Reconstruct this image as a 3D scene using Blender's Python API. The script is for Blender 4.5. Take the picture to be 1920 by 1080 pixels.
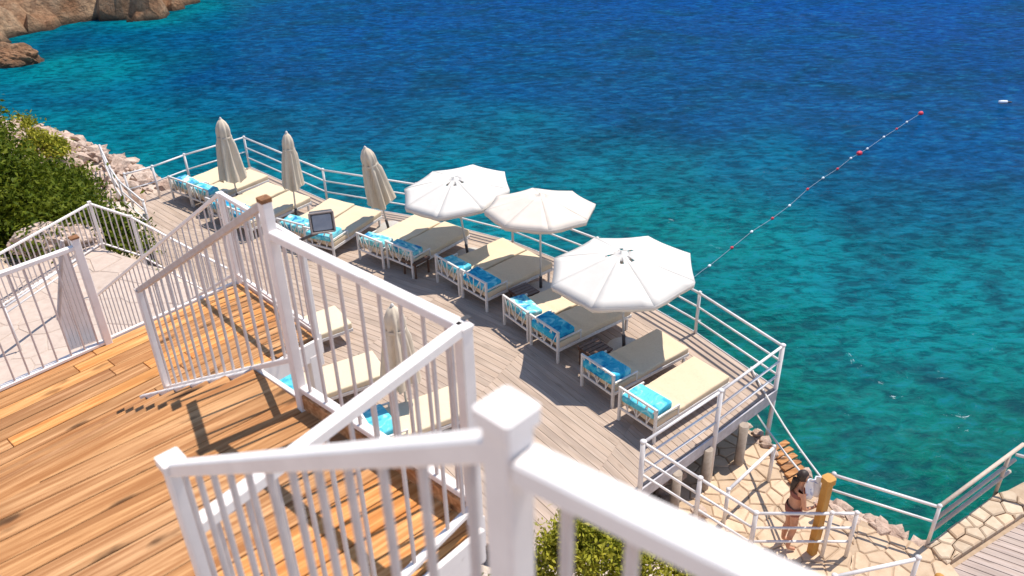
import bpy, bmesh, math, random
import numpy as np
from mathutils import Vector, Matrix, noise
random.seed(7); rng=np.random.default_rng(7)
S=bpy.context.scene
for o in list(bpy.data.objects): bpy.data.objects.remove(o)
C=S.collection
rad=math.radians
# ------------------------------------------------------------------ camera, sky, sun, exposure
CAM_H=9.415; FPX=1547.0; PITCH=rad(30.6); ROLL=rad(-1.5)
_f=Vector((0,math.cos(PITCH),-math.sin(PITCH))); _u0=Vector((0,math.sin(PITCH),math.cos(PITCH))); _x0=Vector((1,0,0))
_x=_x0*math.cos(ROLL)+_u0*math.sin(ROLL); _u=_u0*math.cos(ROLL)-_x0*math.sin(ROLL)
cd=bpy.data.cameras.new('camera'); cam=bpy.data.objects.new('camera',cd); C.objects.link(cam)
cam.matrix_world=Matrix(((_x.x,_u.x,-_f.x,0),(_x.y,_u.y,-_f.y,0),(_x.z,_u.z,-_f.z,CAM_H),(0,0,0,1)))
cd.sensor_width=36; cd.lens=FPX/1920*36; cd.clip_start=.05; cd.clip_end=6000
cd.dof.use_dof=True; cd.dof.focus_distance=15; cd.dof.aperture_fstop=3.0
S.camera=cam
SUN_AZ=36.0; SUN_EL=66.0            # direction towards the sun, az counter-clockwise from +X
w=bpy.data.worlds.new('World'); S.world=w; w.use_nodes=True
nt=w.node_tree; bg=nt.nodes['Background']; sky=nt.nodes.new('ShaderNodeTexSky'); sky.sky_type='NISHITA'
sky.sun_disc=False; sky.sun_elevation=rad(SUN_EL); sky.sun_rotation=rad(90-SUN_AZ); sky.ozone_density=3; sky.dust_density=.2
nt.links.new(sky.outputs[0],bg.inputs[0]); bg.inputs[1].default_value=.13
sl=bpy.data.lights.new('sun','SUN'); sun=bpy.data.objects.new('sun',sl); C.objects.link(sun)
sl.energy=4.0; sl.angle=rad(.53); sl.color=(1,.94,.84)
sd=Vector((math.cos(rad(SUN_AZ))*math.cos(rad(SUN_EL)),math.sin(rad(SUN_AZ))*math.cos(rad(SUN_EL)),math.sin(rad(SUN_EL))))
sun.rotation_euler=sd.to_track_quat('Z','Y').to_euler(); sun.location=(20,20,40)
S.view_settings.view_transform='Standard'; S.view_settings.look='None'; S.view_settings.gamma=1; S.view_settings.exposure=.5
S.render.resolution_x=1024; S.render.resolution_y=576
SEA=-2.4

def at(px,py,z):
    "world point at height z seen at a place of the 1920x1080 photograph"
    d=_x*((px-960)/FPX)-_u*((py-540)/FPX)+_f
    t=(z-CAM_H)/d.z
    return Vector((d.x*t,d.y*t,z))
V=Vector
# ------------------------------------------------------------------ mesh helpers
class MB:
    def __init__(s,o=(0,0,0)): s.v=[];s.f=[];s.s=[];s.m=[];s.o=V(o)
    def add(s,vs,fs,smooth=False,mi=0):
        b=len(s.v); s.v+=[tuple(V(p)-s.o) for p in vs]
        for f in fs: s.f.append([b+i for i in f]); s.s.append(smooth); s.m.append(mi)
        return s
    def bar(s,p0,p1,w=.05,h=None,ch=.006,up=(0,0,1),mi=0):
        h=h or w; p0=V(p0);p1=V(p1); d=(p1-p0).normalized(); u=V(up)
        if abs(d.dot(u))>.95: u=V((.7,.7,0)) if abs(d.z)>.5 else V((0,0,1))
        sx=d.cross(u).normalized(); sy=sx.cross(d).normalized(); a,b=w/2,h/2; c=min(ch,a*.6,b*.6)
        pr=[(a-c,-b),(a,-b+c),(a,b-c),(a-c,b),(-a+c,b),(-a,b-c),(-a,-b+c),(-a+c,-b)]
        vs=[p0+sx*x+sy*y for x,y in pr]+[p1+sx*x+sy*y for x,y in pr]
        return s.add(vs,[[i,(i+1)%8,8+(i+1)%8,8+i] for i in range(8)]+[list(range(7,-1,-1)),list(range(8,16))],False,mi)
    def post(s,p,z0,z1,w=.05,az=45,ch=.006,p1=None):
        p=V(p); q=V(p1) if p1 is not None else p; a=rad(az); sx=V((math.cos(a),math.sin(a),0)); sy=V((-math.sin(a),math.cos(a),0)); h=w/2; c=min(ch,h*.5)
        pr=[(h-c,-h),(h,-h+c),(h,h-c),(h-c,h),(-h+c,h),(-h,h-c),(-h,-h+c),(-h+c,-h)]
        vs=[V((p.x,p.y,z0))+sx*x+sy*y for x,y in pr]+[V((q.x,q.y,z1))+sx*x+sy*y for x,y in pr]
        return s.add(vs,[[i,(i+1)%8,8+(i+1)%8,8+i] for i in range(8)]+[list(range(7,-1,-1)),list(range(8,16))])
    def tube(s,pts,r,n=8,cap=True,mi=0):
        pts=[V(p) for p in pts]; rs=r if isinstance(r,(list,tuple)) else [r]*len(pts); vs=[];fs=[]
        for i,p in enumerate(pts):
            d=(pts[min(i+1,len(pts)-1)]-pts[max(i-1,0)]).normalized(); u=V((0,0,1)) if abs(d.z)<.9 else V((1,0,0))
            a=d.cross(u).normalized(); b=a.cross(d)
            vs+=[p+(a*math.cos(t*2*math.pi/n)+b*math.sin(t*2*math.pi/n))*rs[i] for t in range(n)]
        for i in range(len(pts)-1):
            fs+=[[i*n+t,i*n+(t+1)%n,(i+1)*n+(t+1)%n,(i+1)*n+t] for t in range(n)]
        s.add(vs,fs,True,mi)
        if cap: b=len(s.v)-len(vs); s.f+=[[b+t for t in range(n-1,-1,-1)],[b+len(vs)-n+t for t in range(n)]]; s.s+=[False]*2; s.m+=[mi]*2
        return s
    def lathe(s,c,prof,n=20,cap=True):
        c=V(c); vs=[c+V((r*math.cos(t*2*math.pi/n),r*math.sin(t*2*math.pi/n),z)) for r,z in prof for t in range(n)]
        fs=[[i*n+t,i*n+(t+1)%n,(i+1)*n+(t+1)%n,(i+1)*n+t] for i in range(len(prof)-1) for t in range(n)]
        if cap: fs+=[list(range(n-1,-1,-1)),[(len(prof)-1)*n+t for t in range(n)]]
        return s.add(vs,fs,True)
    def box(s,c,size,az=0,ch=.006):
        c=V(c); a=rad(az); d=V((math.cos(a),math.sin(a),0))*size[0]/2
        return s.bar(c-d,c+d,size[1],size[2],ch)
    def prism(s,poly,z0,z1,ch=.004):
        n=len(poly); P=[V((p[0],p[1],0)) for p in poly]; cx=sum(P,V((0,0,0)))/n
        if area(poly)<0: P.reverse()
        ins=[]
        for i in range(n):
            a=(P[i]-P[i-1]); b=(P[(i+1)%n]-P[i]); a.normalize(); b.normalize()
            na=V((-a.y,a.x,0)); nb=V((-b.y,b.x,0)); m=na+nb; k=max(m.length_squared/2,.35); ins.append(P[i]+m/k*ch)
        vs=[V((p.x,p.y,z0)) for p in P]+[V((p.x,p.y,z1-ch)) for p in P]+[V((p.x,p.y,z1)) for p in ins]
        fs=[[r*n+i,r*n+(i+1)%n,(r+1)*n+(i+1)%n,(r+1)*n+i] for r in (0,1) for i in range(n)]+[list(range(n-1,-1,-1)),list(range(2*n,3*n))]
        return s.add(vs,fs)
    def mesh(s,name,mats):
        me=bpy.data.meshes.new(name); me.from_pydata(s.v,[],s.f); 
        me.polygons.foreach_set('use_smooth',s.s); me.polygons.foreach_set('material_index',s.m)
        for m in (mats if isinstance(mats,(list,tuple)) else [mats]): me.materials.append(m)
        me.update(); return me
    def build(s,name,mats,parent=None,loc=None,rotz=0):
        o=bpy.data.objects.new(name,s.mesh(name,mats)); C.objects.link(o)
        o.location=s.o if loc is None else loc; o.rotation_euler=(0,0,rotz)
        if parent is not None: o.parent=parent
        if parent is not None and loc is None: o.location=s.o-parent.location if s.o.length>0 else (0,0,0)
        return o
def ccw_(p): return p if area(p)>0 else p[::-1]
def area(p): return sum(p[i-1][0]*p[i][1]-p[i][0]*p[i-1][1] for i in range(len(p)))/2
def clip(poly,nx,ny,c):
    "keep the part of a convex polygon with nx*x+ny*y<=c"
    out=[]
    for i in range(len(poly)):
        a,b=poly[i-1],poly[i]; da=nx*a[0]+ny*a[1]-c; db=nx*b[0]+ny*b[1]-c
        if (da<=0)!=(db<=0): t=da/(da-db); out.append((a[0]+(b[0]-a[0])*t,a[1]+(b[1]-a[1])*t))
        if db<=0: out.append((b[0],b[1]))
    return out
def tag(o,label=None,cat=None,group=None,kind=None):
    if label: o['label']=label
    if cat: o['category']=cat
    if group: o['group']=group
    if kind: o['kind']=kind
    return o
def thing(name,label,cat,loc=(0,0,0),rotz=0,group=None):
    o=bpy.data.objects.new(name,None); C.objects.link(o); o.empty_display_size=.2
    o.location=loc; o.rotation_euler=(0,0,rotz); return tag(o,label,cat,group)
def copy_tree(o,parent=None):
    c=o.copy(); C.objects.link(c); c.parent=parent
    for ch in list(o.children): copy_tree(ch,c)
    return c
# ------------------------------------------------------------------ materials
def newmat(name):
    m=bpy.data.materials.new(name); m.use_nodes=True; n=m.node_tree; return m,n,n.nodes['Principled BSDF']
def N(n,t,**k):
    x=n.nodes.new('ShaderNode'+t)
    for a,b in k.items():
        if a in x.inputs: x.inputs[a].default_value=b
        else: setattr(x,a,b)
    return x
def ramp(n,stops,src=None):
    r=n.nodes.new('ShaderNodeValToRGB'); e=r.color_ramp.elements
    while len(e)<len(stops): e.new(.5)
    for el,(p,c) in zip(e,stops): el.position=p; el.color=(*c,1) if len(c)==3 else c
    if src is not None: n.links.new(src,r.inputs[0])
    return r
def mixc(n,fac,a,b,mode='MIX'):
    m=n.nodes.new('ShaderNodeMix'); m.data_type='RGBA'; m.blend_type=mode
    for s,i in ((fac,0),(a,6),(b,7)):
        if isinstance(s,(int,float)): m.inputs[i].default_value=s
        elif isinstance(s,tuple): m.inputs[i].default_value=(*s,1)
        else: n.links.new(s,m.inputs[i])
    return m.outputs[2]
def bump(n,b,h,strength=.3,dist=.01):
    k=N(n,'Bump',Strength=strength,Distance=dist); n.links.new(h,k.inputs['Height']); n.links.new(k.outputs[0],b.inputs['Normal'])
def simple(name,c1,c2,scale=6,rough=.6,bs=.2,bd=.004,world=False,rand=0,spec=.4,stain=None,metal=0):
    m,n,b=newmat(name); tc=N(n,'TexCoord'); src=tc.outputs['Object']
    if world: g=N(n,'NewGeometry'); src=g.outputs['Position']
    no=N(n,'TexNoise',Scale=scale,Detail=6,Roughness=.62); n.links.new(src,no.inputs['Vector'])
    col=mixc(n,ramp(n,[(.32,(0,0,0)),(.68,(1,1,1))],no.outputs[0]).outputs[0],c1,c2)
    if stain:
        s2=N(n,'TexNoise',Scale=scale*.45,Detail=8,Roughness=.7); n.links.new(src,s2.inputs['Vector'])
        col=mixc(n,ramp(n,[(stain[1],(0,0,0)),(min(1,stain[1]+.12),(1,1,1))],s2.outputs[0]).outputs[0],col,stain[0])
    if rand:
        oi=N(n,'ObjectInfo'); mr=N(n,'MapRange'); mr.inputs[3].default_value=1-rand; mr.inputs[4].default_value=1+rand
        n.links.new(oi.outputs['Random'],mr.inputs[0]); hs=N(n,'HueSaturation'); n.links.new(mr.outputs[0],hs.inputs['Value']); n.links.new(col,hs.inputs['Color']); col=hs.outputs[0]
    n.links.new(col,b.inputs['Base Color']); b.inputs['Roughness'].default_value=rough; b.inputs['Specular IOR Level'].default_value=spec; b.inputs['Metallic'].default_value=metal
    if bs: bump(n,b,no.outputs[0],bs,bd)
    return m
def wood(name,tones,grain_dark,knot,knot_amt=.5,rough=.6,gs=(1.3,34),seed=0):
    m,n,b=newmat(name); tc=N(n,'TexCoord'); oi=N(n,'ObjectInfo')
    off=N(n,'VectorMath',operation='MULTIPLY_ADD'); n.links.new(oi.outputs['Random'],off.inputs[0]); off.inputs[1].default_value=(91,37,53); n.links.new(tc.outputs['Object'],off.inputs[2])
    mp=N(n,'Mapping'); mp.inputs['Scale'].default_value=(gs[0],gs[1],gs[1]); n.links.new(off.outputs[0],mp.inputs[0])
    gr=N(n,'TexNoise',Scale=1.0,Detail=7,Roughness=.65,Distortion=.5); n.links.new(mp.outputs[0],gr.inputs['Vector'])
    base=ramp(n,[(i/(len(tones)-1),t) for i,t in enumerate(tones)],oi.outputs['Random']).outputs[0]
    col=mixc(n,ramp(n,[(.42,(1,1,1)),(.62,(0,0,0))],gr.outputs[0]).outputs[0],base,grain_dark,'MULTIPLY')
    m2=N(n,'Mapping'); m2.inputs['Scale'].default_value=(.9,4.5,4.5); n.links.new(off.outputs[0],m2.inputs[0])
    pt=N(n,'TexNoise',Scale=1.0,Detail=3,Roughness=.5); n.links.new(m2.outputs[0],pt.inputs['Vector'])
    col=mixc(n,ramp(n,[(.45,(0,0,0)),(.75,(.75,.75,.75))],pt.outputs[0]).outputs[0],col,tuple(c*.62 for c in tones[0]))
    m3=N(n,'Mapping'); m3.inputs['Scale'].default_value=(3.2,11,11); n.links.new(off.outputs[0],m3.inputs[0])
    dn=N(n,'TexNoise',Scale=2.5,Detail=2); n.links.new(m3.outputs[0],dn.inputs['Vector'])
    dm=N(n,'VectorMath',operation='MULTIPLY_ADD'); n.links.new(dn.outputs['Color'],dm.inputs[0]); dm.inputs[1].default_value=(.5,.5,.5); n.links.new(m3.outputs[0],dm.inputs[2])
    vo=N(n,'TexVoronoi',Scale=.62,Randomness=1); n.links.new(dm.outputs[0],vo.inputs['Vector'])
    col=mixc(n,ramp(n,[(.0,(knot_amt,)*3),(.13,(knot_amt*.8,)*3),(.24,(0,0,0))],vo.outputs['Distance']).outputs[0],col,knot)
    n.links.new(col,b.inputs['Base Color']); b.inputs['Roughness'].default_value=rough; b.inputs['Specular IOR Level'].default_value=.15
    bump(n,b,gr.outputs[0],.25,.004); return m
WHITE=simple('white_paint',(.86,.785,.735),(.78,.705,.66),9,.5,.2,.003,True,0,.35,((.48,.38,.31),.64))
BALUSHADE=simple('shaded_baluster_white',(.62,.54,.505),(.52,.45,.425),14,.55,.15,.003,True,0,.3,((.30,.21,.16),.68))  # rail white with shade put into its colour, plus brown stains
WHITE2=simple('white_pipe_paint',(.76,.72,.70),(.66,.62,.61),7,.45,.1,.002,True,0,.4,((.45,.33,.22),.72))
RUST=simple('rusty_bare_wood',(.30,.13,.05),(.16,.07,.03),40,.8,.4)
BROWNRAIL=simple('worn_brown_rail_top',(.46,.37,.32),(.56,.49,.46),14,.6,.3,.003,True)
WOODA=wood('larch_planks_brown',[(.52,.255,.105),(.62,.325,.14),(.55,.285,.125),(.66,.37,.175),(.44,.225,.11)],(.56,.45,.38),(.06,.03,.015),.95,.82)
WOODB=wood('larch_planks_orange',[(.70,.31,.095),(.80,.42,.16),(.74,.35,.115),(.84,.49,.22)],(.66,.50,.38),(.16,.07,.025),.7)
DECK=wood('weathered_deck_boards',[(.46,.355,.285),(.51,.40,.325),(.48,.375,.305),(.52,.415,.34),(.45,.345,.28)],(.86,.82,.77),(.16,.11,.08),.3,.75,(1.0,40))
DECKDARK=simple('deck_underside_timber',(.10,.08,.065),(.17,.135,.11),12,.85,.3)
GREYMETAL=simple('grey_fascia_board',(.40,.37,.38),(.54,.51,.52),8,.55,.2,.003,True,0,.4,((.26,.22,.20),.66))
BEDWHITE=simple('bed_white_wood',(.74,.71,.67),(.62,.57,.52),14,.55,.15,.003,False,.05,.35,((.40,.31,.24),.68))
CUSH=simple('beige_cushion_fabric',(.72,.575,.395),(.66,.515,.35),30,.95,.25,.003,False,.05,.1,((.52,.42,.28),.66))
CUSHI=simple('cream_cushion_fabric',(.74,.62,.44),(.68,.56,.39),30,.95,.25,.003,False,.04,.1)
CANVAS=simple('white_canvas',(.80,.775,.745),(.74,.71,.67),3,.9,.2,.01,False,.02,.15,((.62,.56,.50),.70))
def canvas(name,c1,c2,c3):
    m=simple(name,c1,c2,3,.9,.25,.012,False,.02,.12,(c3,.66)); n=m.node_tree; b=n.nodes['Principled BSDF']
    tr=N(n,'BsdfTranslucent'); n.links.new(b.inputs['Base Color'].links[0].from_socket,tr.inputs[0]); mx=N(n,'MixShader'); mx.inputs[0].default_value=.22
    n.links.new(b.outputs[0],mx.inputs[1]); n.links.new(tr.outputs[0],mx.inputs[2]); n.links.new(mx.outputs[0],n.nodes['Material Output'].inputs[0]); return m
CANVAS=canvas('white_canvas_cloth',(.82,.775,.72),(.78,.73,.67),(.68,.62,.55))
CANVASC=canvas('cream_canvas_cloth',(.82,.73,.645),(.77,.68,.59),(.66,.57,.48))
CANVASB=simple('beige_canvas',(.66,.56,.44),(.58,.485,.375),5,.92,.3,.01,False,.05,.1,((.44,.36,.26),.66))
DARKTABLE=simple('dark_brown_table',(.085,.045,.03),(.13,.07,.045),20,.45,.2)
CONC=simple('umbrella_base_concrete',(.52,.48,.43),(.42,.39,.35),25,.85,.3)
ROCKB=None
def rock(name,c1,c2,c3,scale,wet=True,bs=.9,bd=.15):
    m,n,b=newmat(name); g=N(n,'NewGeometry'); P=g.outputs['Position']
    a=N(n,'TexNoise',Scale=scale,Detail=10,Roughness=.68); n.links.new(P,a.inputs['Vector'])
    v=N(n,'TexVoronoi',Scale=scale*2.2,feature='DISTANCE_TO_EDGE'); n.links.new(P,v.inputs['Vector'])
    col=ramp(n,[(.3,c3),(.47,c1),(.62,c2),(.8,c1)],a.outputs[0]).outputs[0]
    f=N(n,'TexNoise',Scale=scale*7,Detail=6,Roughness=.7); n.links.new(P,f.inputs['Vector'])
    col=mixc(n,ramp(n,[(.42,(0,0,0)),(.7,(.7,.7,.7))],f.outputs[0]).outputs[0],col,tuple(x*.45 for x in c1))
    if wet:
        sp=N(n,'SeparateXYZ'); n.links.new(P,sp.inputs[0]); ad=N(n,'Math',operation='MULTIPLY_ADD'); n.links.new(a.outputs[0],ad.inputs[0]); ad.inputs[1].default_value=-.7; n.links.new(sp.outputs[2],ad.inputs[2])
        mr=N(n,'MapRange'); mr.inputs[1].default_value=SEA-.35; mr.inputs[2].default_value=SEA+.12; mr.inputs[3].default_value=1; mr.inputs[4].default_value=0; n.links.new(ad.outputs[0],mr.inputs[0])
        col=mixc(n,mr.outputs[0],col,(.055,.04,.028))
    n.links.new(col,b.inputs['Base Color']); b.inputs['Roughness'].default_value=.9; b.inputs['Specular IOR Level'].default_value=.2
    ad=N(n,'Math',operation='MULTIPLY_ADD'); n.links.new(f.outputs[0],ad.inputs[0]); ad.inputs[1].default_value=.4; n.links.new(a.outputs[0],ad.inputs[2])
    bump(n,b,ad.outputs[0],bs,bd); return m
ROCKP=rock('pink_limestone',(.58,.42,.33),(.70,.55,.45),(.40,.25,.18),.9)
ROCKO=rock('orange_cliff_rock',(.36,.20,.11),(.50,.33,.20),(.24,.09,.035),.45,True,1,.6)
EARTH=rock('cream_rocky_earth',(.58,.46,.37),(.66,.55,.46),(.48,.33,.23),.8,True,.6,.06)
STONE=simple('cream_flagstone',(.62,.46,.32),(.50,.355,.235),5,.85,.7,.02,True,.16,.2,((.40,.28,.18),.64))
GROUT=simple('terrace_mortar',(.37,.26,.17),(.46,.34,.24),9,.95,.4,.01,True)
PATHM=simple('pale_stone_paving',(.56,.45,.375),(.47,.365,.30),6,.9,.6,.012,True,.05,.2,((.36,.25,.18),.64))
PGROUT=simple('path_mortar',(.44,.34,.27),(.50,.40,.33),9,.95,.4,.01,True)
KERB=simple('cream_kerb_stone',(.58,.46,.34),(.48,.36,.25),8,.85,.5,.01,True,.1,.2)
PLANKR=wood('pale_jetty_boards',[(.44,.35,.31),(.52,.42,.37),(.48,.39,.34)],(.8,.76,.72),(.12,.08,.06),.5,.8,(1,30))
YELLOW=simple('ochre_painted_timber',(.52,.27,.065),(.44,.22,.05),9,.6,.3,.004,False,0,.3,((.38,.16,.03),.66))
WOODRAIL=simple('bleached_wood_rail',(.58,.47,.38),(.48,.37,.29),18,.75,.3)
ROPE=simple('pale_rope',(.66,.63,.60),(.54,.51,.48),60,.9,.3)
SKIN=simple('tanned_skin',(.58,.29,.18),(.52,.25,.15),9,.5,.08,.002,False,0,.35)
HAIR=simple('dark_hair',(.022,.013,.010),(.05,.028,.02),60,.5,.5,.004)
SUIT=simple('brown_swimwear',(.26,.09,.07),(.20,.07,.055),30,.8,.2)
REDB=simple('red_buoy_plastic',(.62,.02,.05),(.5,.015,.04),6,.4,.05)
WHITEB=simple('white_buoy_plastic',(.82,.82,.84),(.74,.74,.76),6,.4,.05)
DARKMETAL=simple('dark_metal',(.05,.045,.045),(.09,.08,.08),20,.5,.2)
TABLETRIM=simple('lamp_glass',(.20,.23,.28),(.28,.30,.34),12,.2,0,0,False,0,.6)
BARK=simple('shrub_bark',(.14,.10,.07),(.22,.16,.11),30,.9,.5)
def towel(name,c1,c2,c3):
    m,n,b=newmat(name); tc=N(n,'TexCoord'); oi=N(n,'ObjectInfo')
    off=N(n,'VectorMath',operation='MULTIPLY_ADD'); n.links.new(oi.outputs['Random'],off.inputs[0]); off.inputs[1].default_value=(9,3,5); n.links.new(tc.outputs['Object'],off.inputs[2])
    a=N(n,'TexNoise',Scale=4.5,Detail=3,Distortion=1.2); n.links.new(off.outputs[0],a.inputs['Vector'])
    col=ramp(n,[(.36,c1),(.47,c2),(.55,c2),(.64,c3)],a.outputs[0]).outputs[0]
    n.links.new(col,b.inputs['Base Color']); b.inputs['Roughness'].default_value=.95; b.inputs['Specular IOR Level'].default_value=.1
    f=N(n,'TexNoise',Scale=40,Detail=4); n.links.new(tc.outputs['Object'],f.inputs['Vector']); bump(n,b,f.outputs[0],.4,.006); return m
TOW1=towel('turquoise_towelling',(.05,.36,.52),(.12,.52,.62),(.32,.66,.70))
TOW2=towel('patterned_aqua_fabric',(.03,.20,.42),(.16,.52,.56),(.62,.76,.76))
TOW3=towel('blue_towelling',(.015,.22,.44),(.04,.40,.58),(.20,.60,.70))
def leafmat(name,c1,c2,c3):
    m,n,b=newmat(name); g=N(n,'NewGeometry')
    a=N(n,'TexNoise',Scale=1.6,Detail=3); n.links.new(g.outputs['Position'],a.inputs['Vector'])
    col=ramp(n,[(.0,c1),(.5,c2),(1,c3)],g.outputs['Random Per Island']).outputs[0]
    col=mixc(n,ramp(n,[(.4,(0,0,0)),(.65,(.6,.6,.6))],a.outputs[0]).outputs[0],col,c3)
    n.links.new(col,b.inputs['Base Color']); b.inputs['Roughness'].default_value=.6; b.inputs['Specular IOR Level'].default_value=.12
    tr=N(n,'BsdfTranslucent'); n.links.new(col,tr.inputs[0]); mx=N(n,'MixShader'); mx.inputs[0].default_value=.3
    n.links.new(b.outputs[0],mx.inputs[1]); n.links.new(tr.outputs[0],mx.inputs[2]); n.links.new(mx.outputs[0],n.nodes['Material Output'].inputs[0]); return m
LEAF1=leafmat('pine_shrub_leaf',(.03,.055,.005),(.085,.125,.008),(.16,.18,.014))
LEAF2=leafmat('bright_shrub_leaf',(.10,.12,.012),(.28,.29,.02),(.45,.40,.05))
# ------------------------------------------------------------------ sea
_c=[at(*p,SEA) for p in ((-60,112),(15,76),(125,46),(225,44),(322,34),(352,10))]
COAST=[(-95,58)]+[(p.x,p.y) for p in _c]+[(-26,80),(-90,140)]           # far headland
NEAR=[(-60,30),(-27,33),(-20,33.6),(-15.4,30.6),(-11,26.4),(-8,23.6),(-5,20),(-1,18),(2.2,15.2),(4,12.6),(4.9,11.2),(5.5,9.9),(6.5,9.2),(8.6,10.3),(14,8),(60,-20)]
def segdist(P,poly):
    d=np.full(len(P),1e9)
    for a,b in zip(poly[:-1],poly[1:]):
        a=np.array(a);b=np.array(b); ab=b-a; t=np.clip(((P-a)@ab)/(ab@ab),0,1); d=np.minimum(d,np.linalg.norm(P-(a+t[:,None]*ab),axis=1))
    return d
def sea():
    xs=np.concatenate([[-3000,-900,-300,-120],np.linspace(-70,70,141),[120,300,900,3000]]); ys=np.concatenate([[-3000,-600,-100],np.linspace(-20,110,131),[160,300,900,3000]])
    X,Y=np.meshgrid(xs,ys); P=np.stack([X.ravel(),Y.ravel()],1); nx=len(xs)
    d=np.minimum(segdist(P,NEAR)+np.clip((5-P[:,0])*.6,0,9),segdist(P,COAST)*1.3+10); d=np.minimum(d,np.linalg.norm(P-np.array((-24,43.5)),axis=1)*1.2+7)
    me=bpy.data.meshes.new('sea'); f=[[j*nx+i,j*nx+i+1,(j+1)*nx+i+1,(j+1)*nx+i] for j in range(len(ys)-1) for i in range(nx-1)]
    me.from_pydata([(x,y,SEA) for x,y in P],[],f); at_=me.attributes.new('depth','FLOAT','POINT'); at_.data.foreach_set('value',d.astype(np.float32))
    m,n,b=newmat('sea_water'); g=N(n,'NewGeometry'); A=N(n,'Attribute',attribute_name='depth'); Pn=g.outputs['Position']
    n1=N(n,'TexNoise',Scale=.16,Detail=4,Roughness=.55); n.links.new(Pn,n1.inputs['Vector'])
    ma=N(n,'Math',operation='MULTIPLY_ADD'); n.links.new(n1.outputs[0],ma.inputs[0]); ma.inputs[1].default_value=11; n.links.new(A.outputs['Fac'],ma.inputs[2])
    dv=N(n,'Math',operation='MULTIPLY_ADD'); n.links.new(ma.outputs[0],dv.inputs[0]); dv.inputs[1].default_value=1/40; dv.inputs[2].default_value=-5.5/40
    sx=N(n,'SeparateXYZ'); n.links.new(Pn,sx.inputs[0])
    col=ramp(n,[(0,(.0003,.100,.066)),(.10,(.0003,.122,.100)),(.22,(.0003,.165,.190)),(.33,(.0003,.100,.165)),(.45,(.0003,.055,.155)),(1,(.0003,.048,.205))],dv.outputs[0]).outputs[0]
    # weed patches on the bottom show darker through the shallows
    n2=N(n,'TexNoise',Scale=.33,Detail=5,Roughness=.6,Distortion=.8); n.links.new(Pn,n2.inputs['Vector'])
    col=mixc(n,ramp(n,[(.46,(0,0,0)),(.66,(.55,.55,.55))],n2.outputs[0]).outputs[0],col,(.0005,.035,.06))
    # ripples: their shading is painted into the colour, dark troughs and pale crests
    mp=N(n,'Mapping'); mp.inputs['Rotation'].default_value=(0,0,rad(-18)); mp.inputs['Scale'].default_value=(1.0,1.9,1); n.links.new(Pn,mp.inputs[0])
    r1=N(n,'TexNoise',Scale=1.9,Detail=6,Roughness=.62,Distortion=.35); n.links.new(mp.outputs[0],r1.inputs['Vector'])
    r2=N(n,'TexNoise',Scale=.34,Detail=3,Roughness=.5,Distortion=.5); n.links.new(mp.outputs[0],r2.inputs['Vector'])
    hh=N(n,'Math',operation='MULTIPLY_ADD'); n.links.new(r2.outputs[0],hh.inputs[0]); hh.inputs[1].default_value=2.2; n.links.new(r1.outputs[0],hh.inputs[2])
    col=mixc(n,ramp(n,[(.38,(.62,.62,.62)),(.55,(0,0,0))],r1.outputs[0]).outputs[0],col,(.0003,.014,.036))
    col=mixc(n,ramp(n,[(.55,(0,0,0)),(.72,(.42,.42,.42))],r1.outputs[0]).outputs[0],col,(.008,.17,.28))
    # scraps of foam in the shallows
    fo=N(n,'TexNoise',Scale=1.3,Detail=7,Roughness=.75,Distortion=1.0); n.links.new(Pn,fo.inputs['Vector'])
    fm=N(n,'Math',operation='MULTIPLY'); n.links.new(ramp(n,[(.665,(0,0,0)),(.70,(.8,.8,.8))],fo.outputs[0]).outputs[0],fm.inputs[0]); n.links.new(ramp(n,[(.10,(1,1,1)),(.24,(0,0,0))],dv.outputs[0]).outputs[0],fm.inputs[1])
    col=mixc(n,fm.outputs[0],col,(.62,.72,.72))
    # wind patches: the ripples come and go
    wp=N(n,'TexNoise',Scale=.07,Detail=3,Roughness=.5,Distortion=.6); n.links.new(mp.outputs[0],wp.inputs['Vector'])
    ws=N(n,'MapRange'); ws.inputs[1].default_value=.35; ws.inputs[2].default_value=.65; ws.inputs[3].default_value=.45; ws.inputs[4].default_value=1; n.links.new(wp.outputs[0],ws.inputs[0])
    bp=N(n,'Bump',Distance=.24); n.links.new(ws.outputs[0],bp.inputs['Strength']); n.links.new(hh.outputs[0],bp.inputs['Height'])
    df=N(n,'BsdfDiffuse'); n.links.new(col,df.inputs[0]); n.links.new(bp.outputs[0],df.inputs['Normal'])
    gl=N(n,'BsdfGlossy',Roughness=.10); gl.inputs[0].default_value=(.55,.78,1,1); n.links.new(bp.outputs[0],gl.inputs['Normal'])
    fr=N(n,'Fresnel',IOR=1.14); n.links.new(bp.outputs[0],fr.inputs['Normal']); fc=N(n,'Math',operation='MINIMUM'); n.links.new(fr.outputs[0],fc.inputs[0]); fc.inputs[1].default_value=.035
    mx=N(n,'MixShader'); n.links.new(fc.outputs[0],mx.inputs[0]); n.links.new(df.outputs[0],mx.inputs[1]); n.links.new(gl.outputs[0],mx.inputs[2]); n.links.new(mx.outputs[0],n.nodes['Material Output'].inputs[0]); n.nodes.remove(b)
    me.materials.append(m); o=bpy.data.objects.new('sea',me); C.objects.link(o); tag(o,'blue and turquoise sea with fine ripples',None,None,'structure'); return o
sea()
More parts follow.
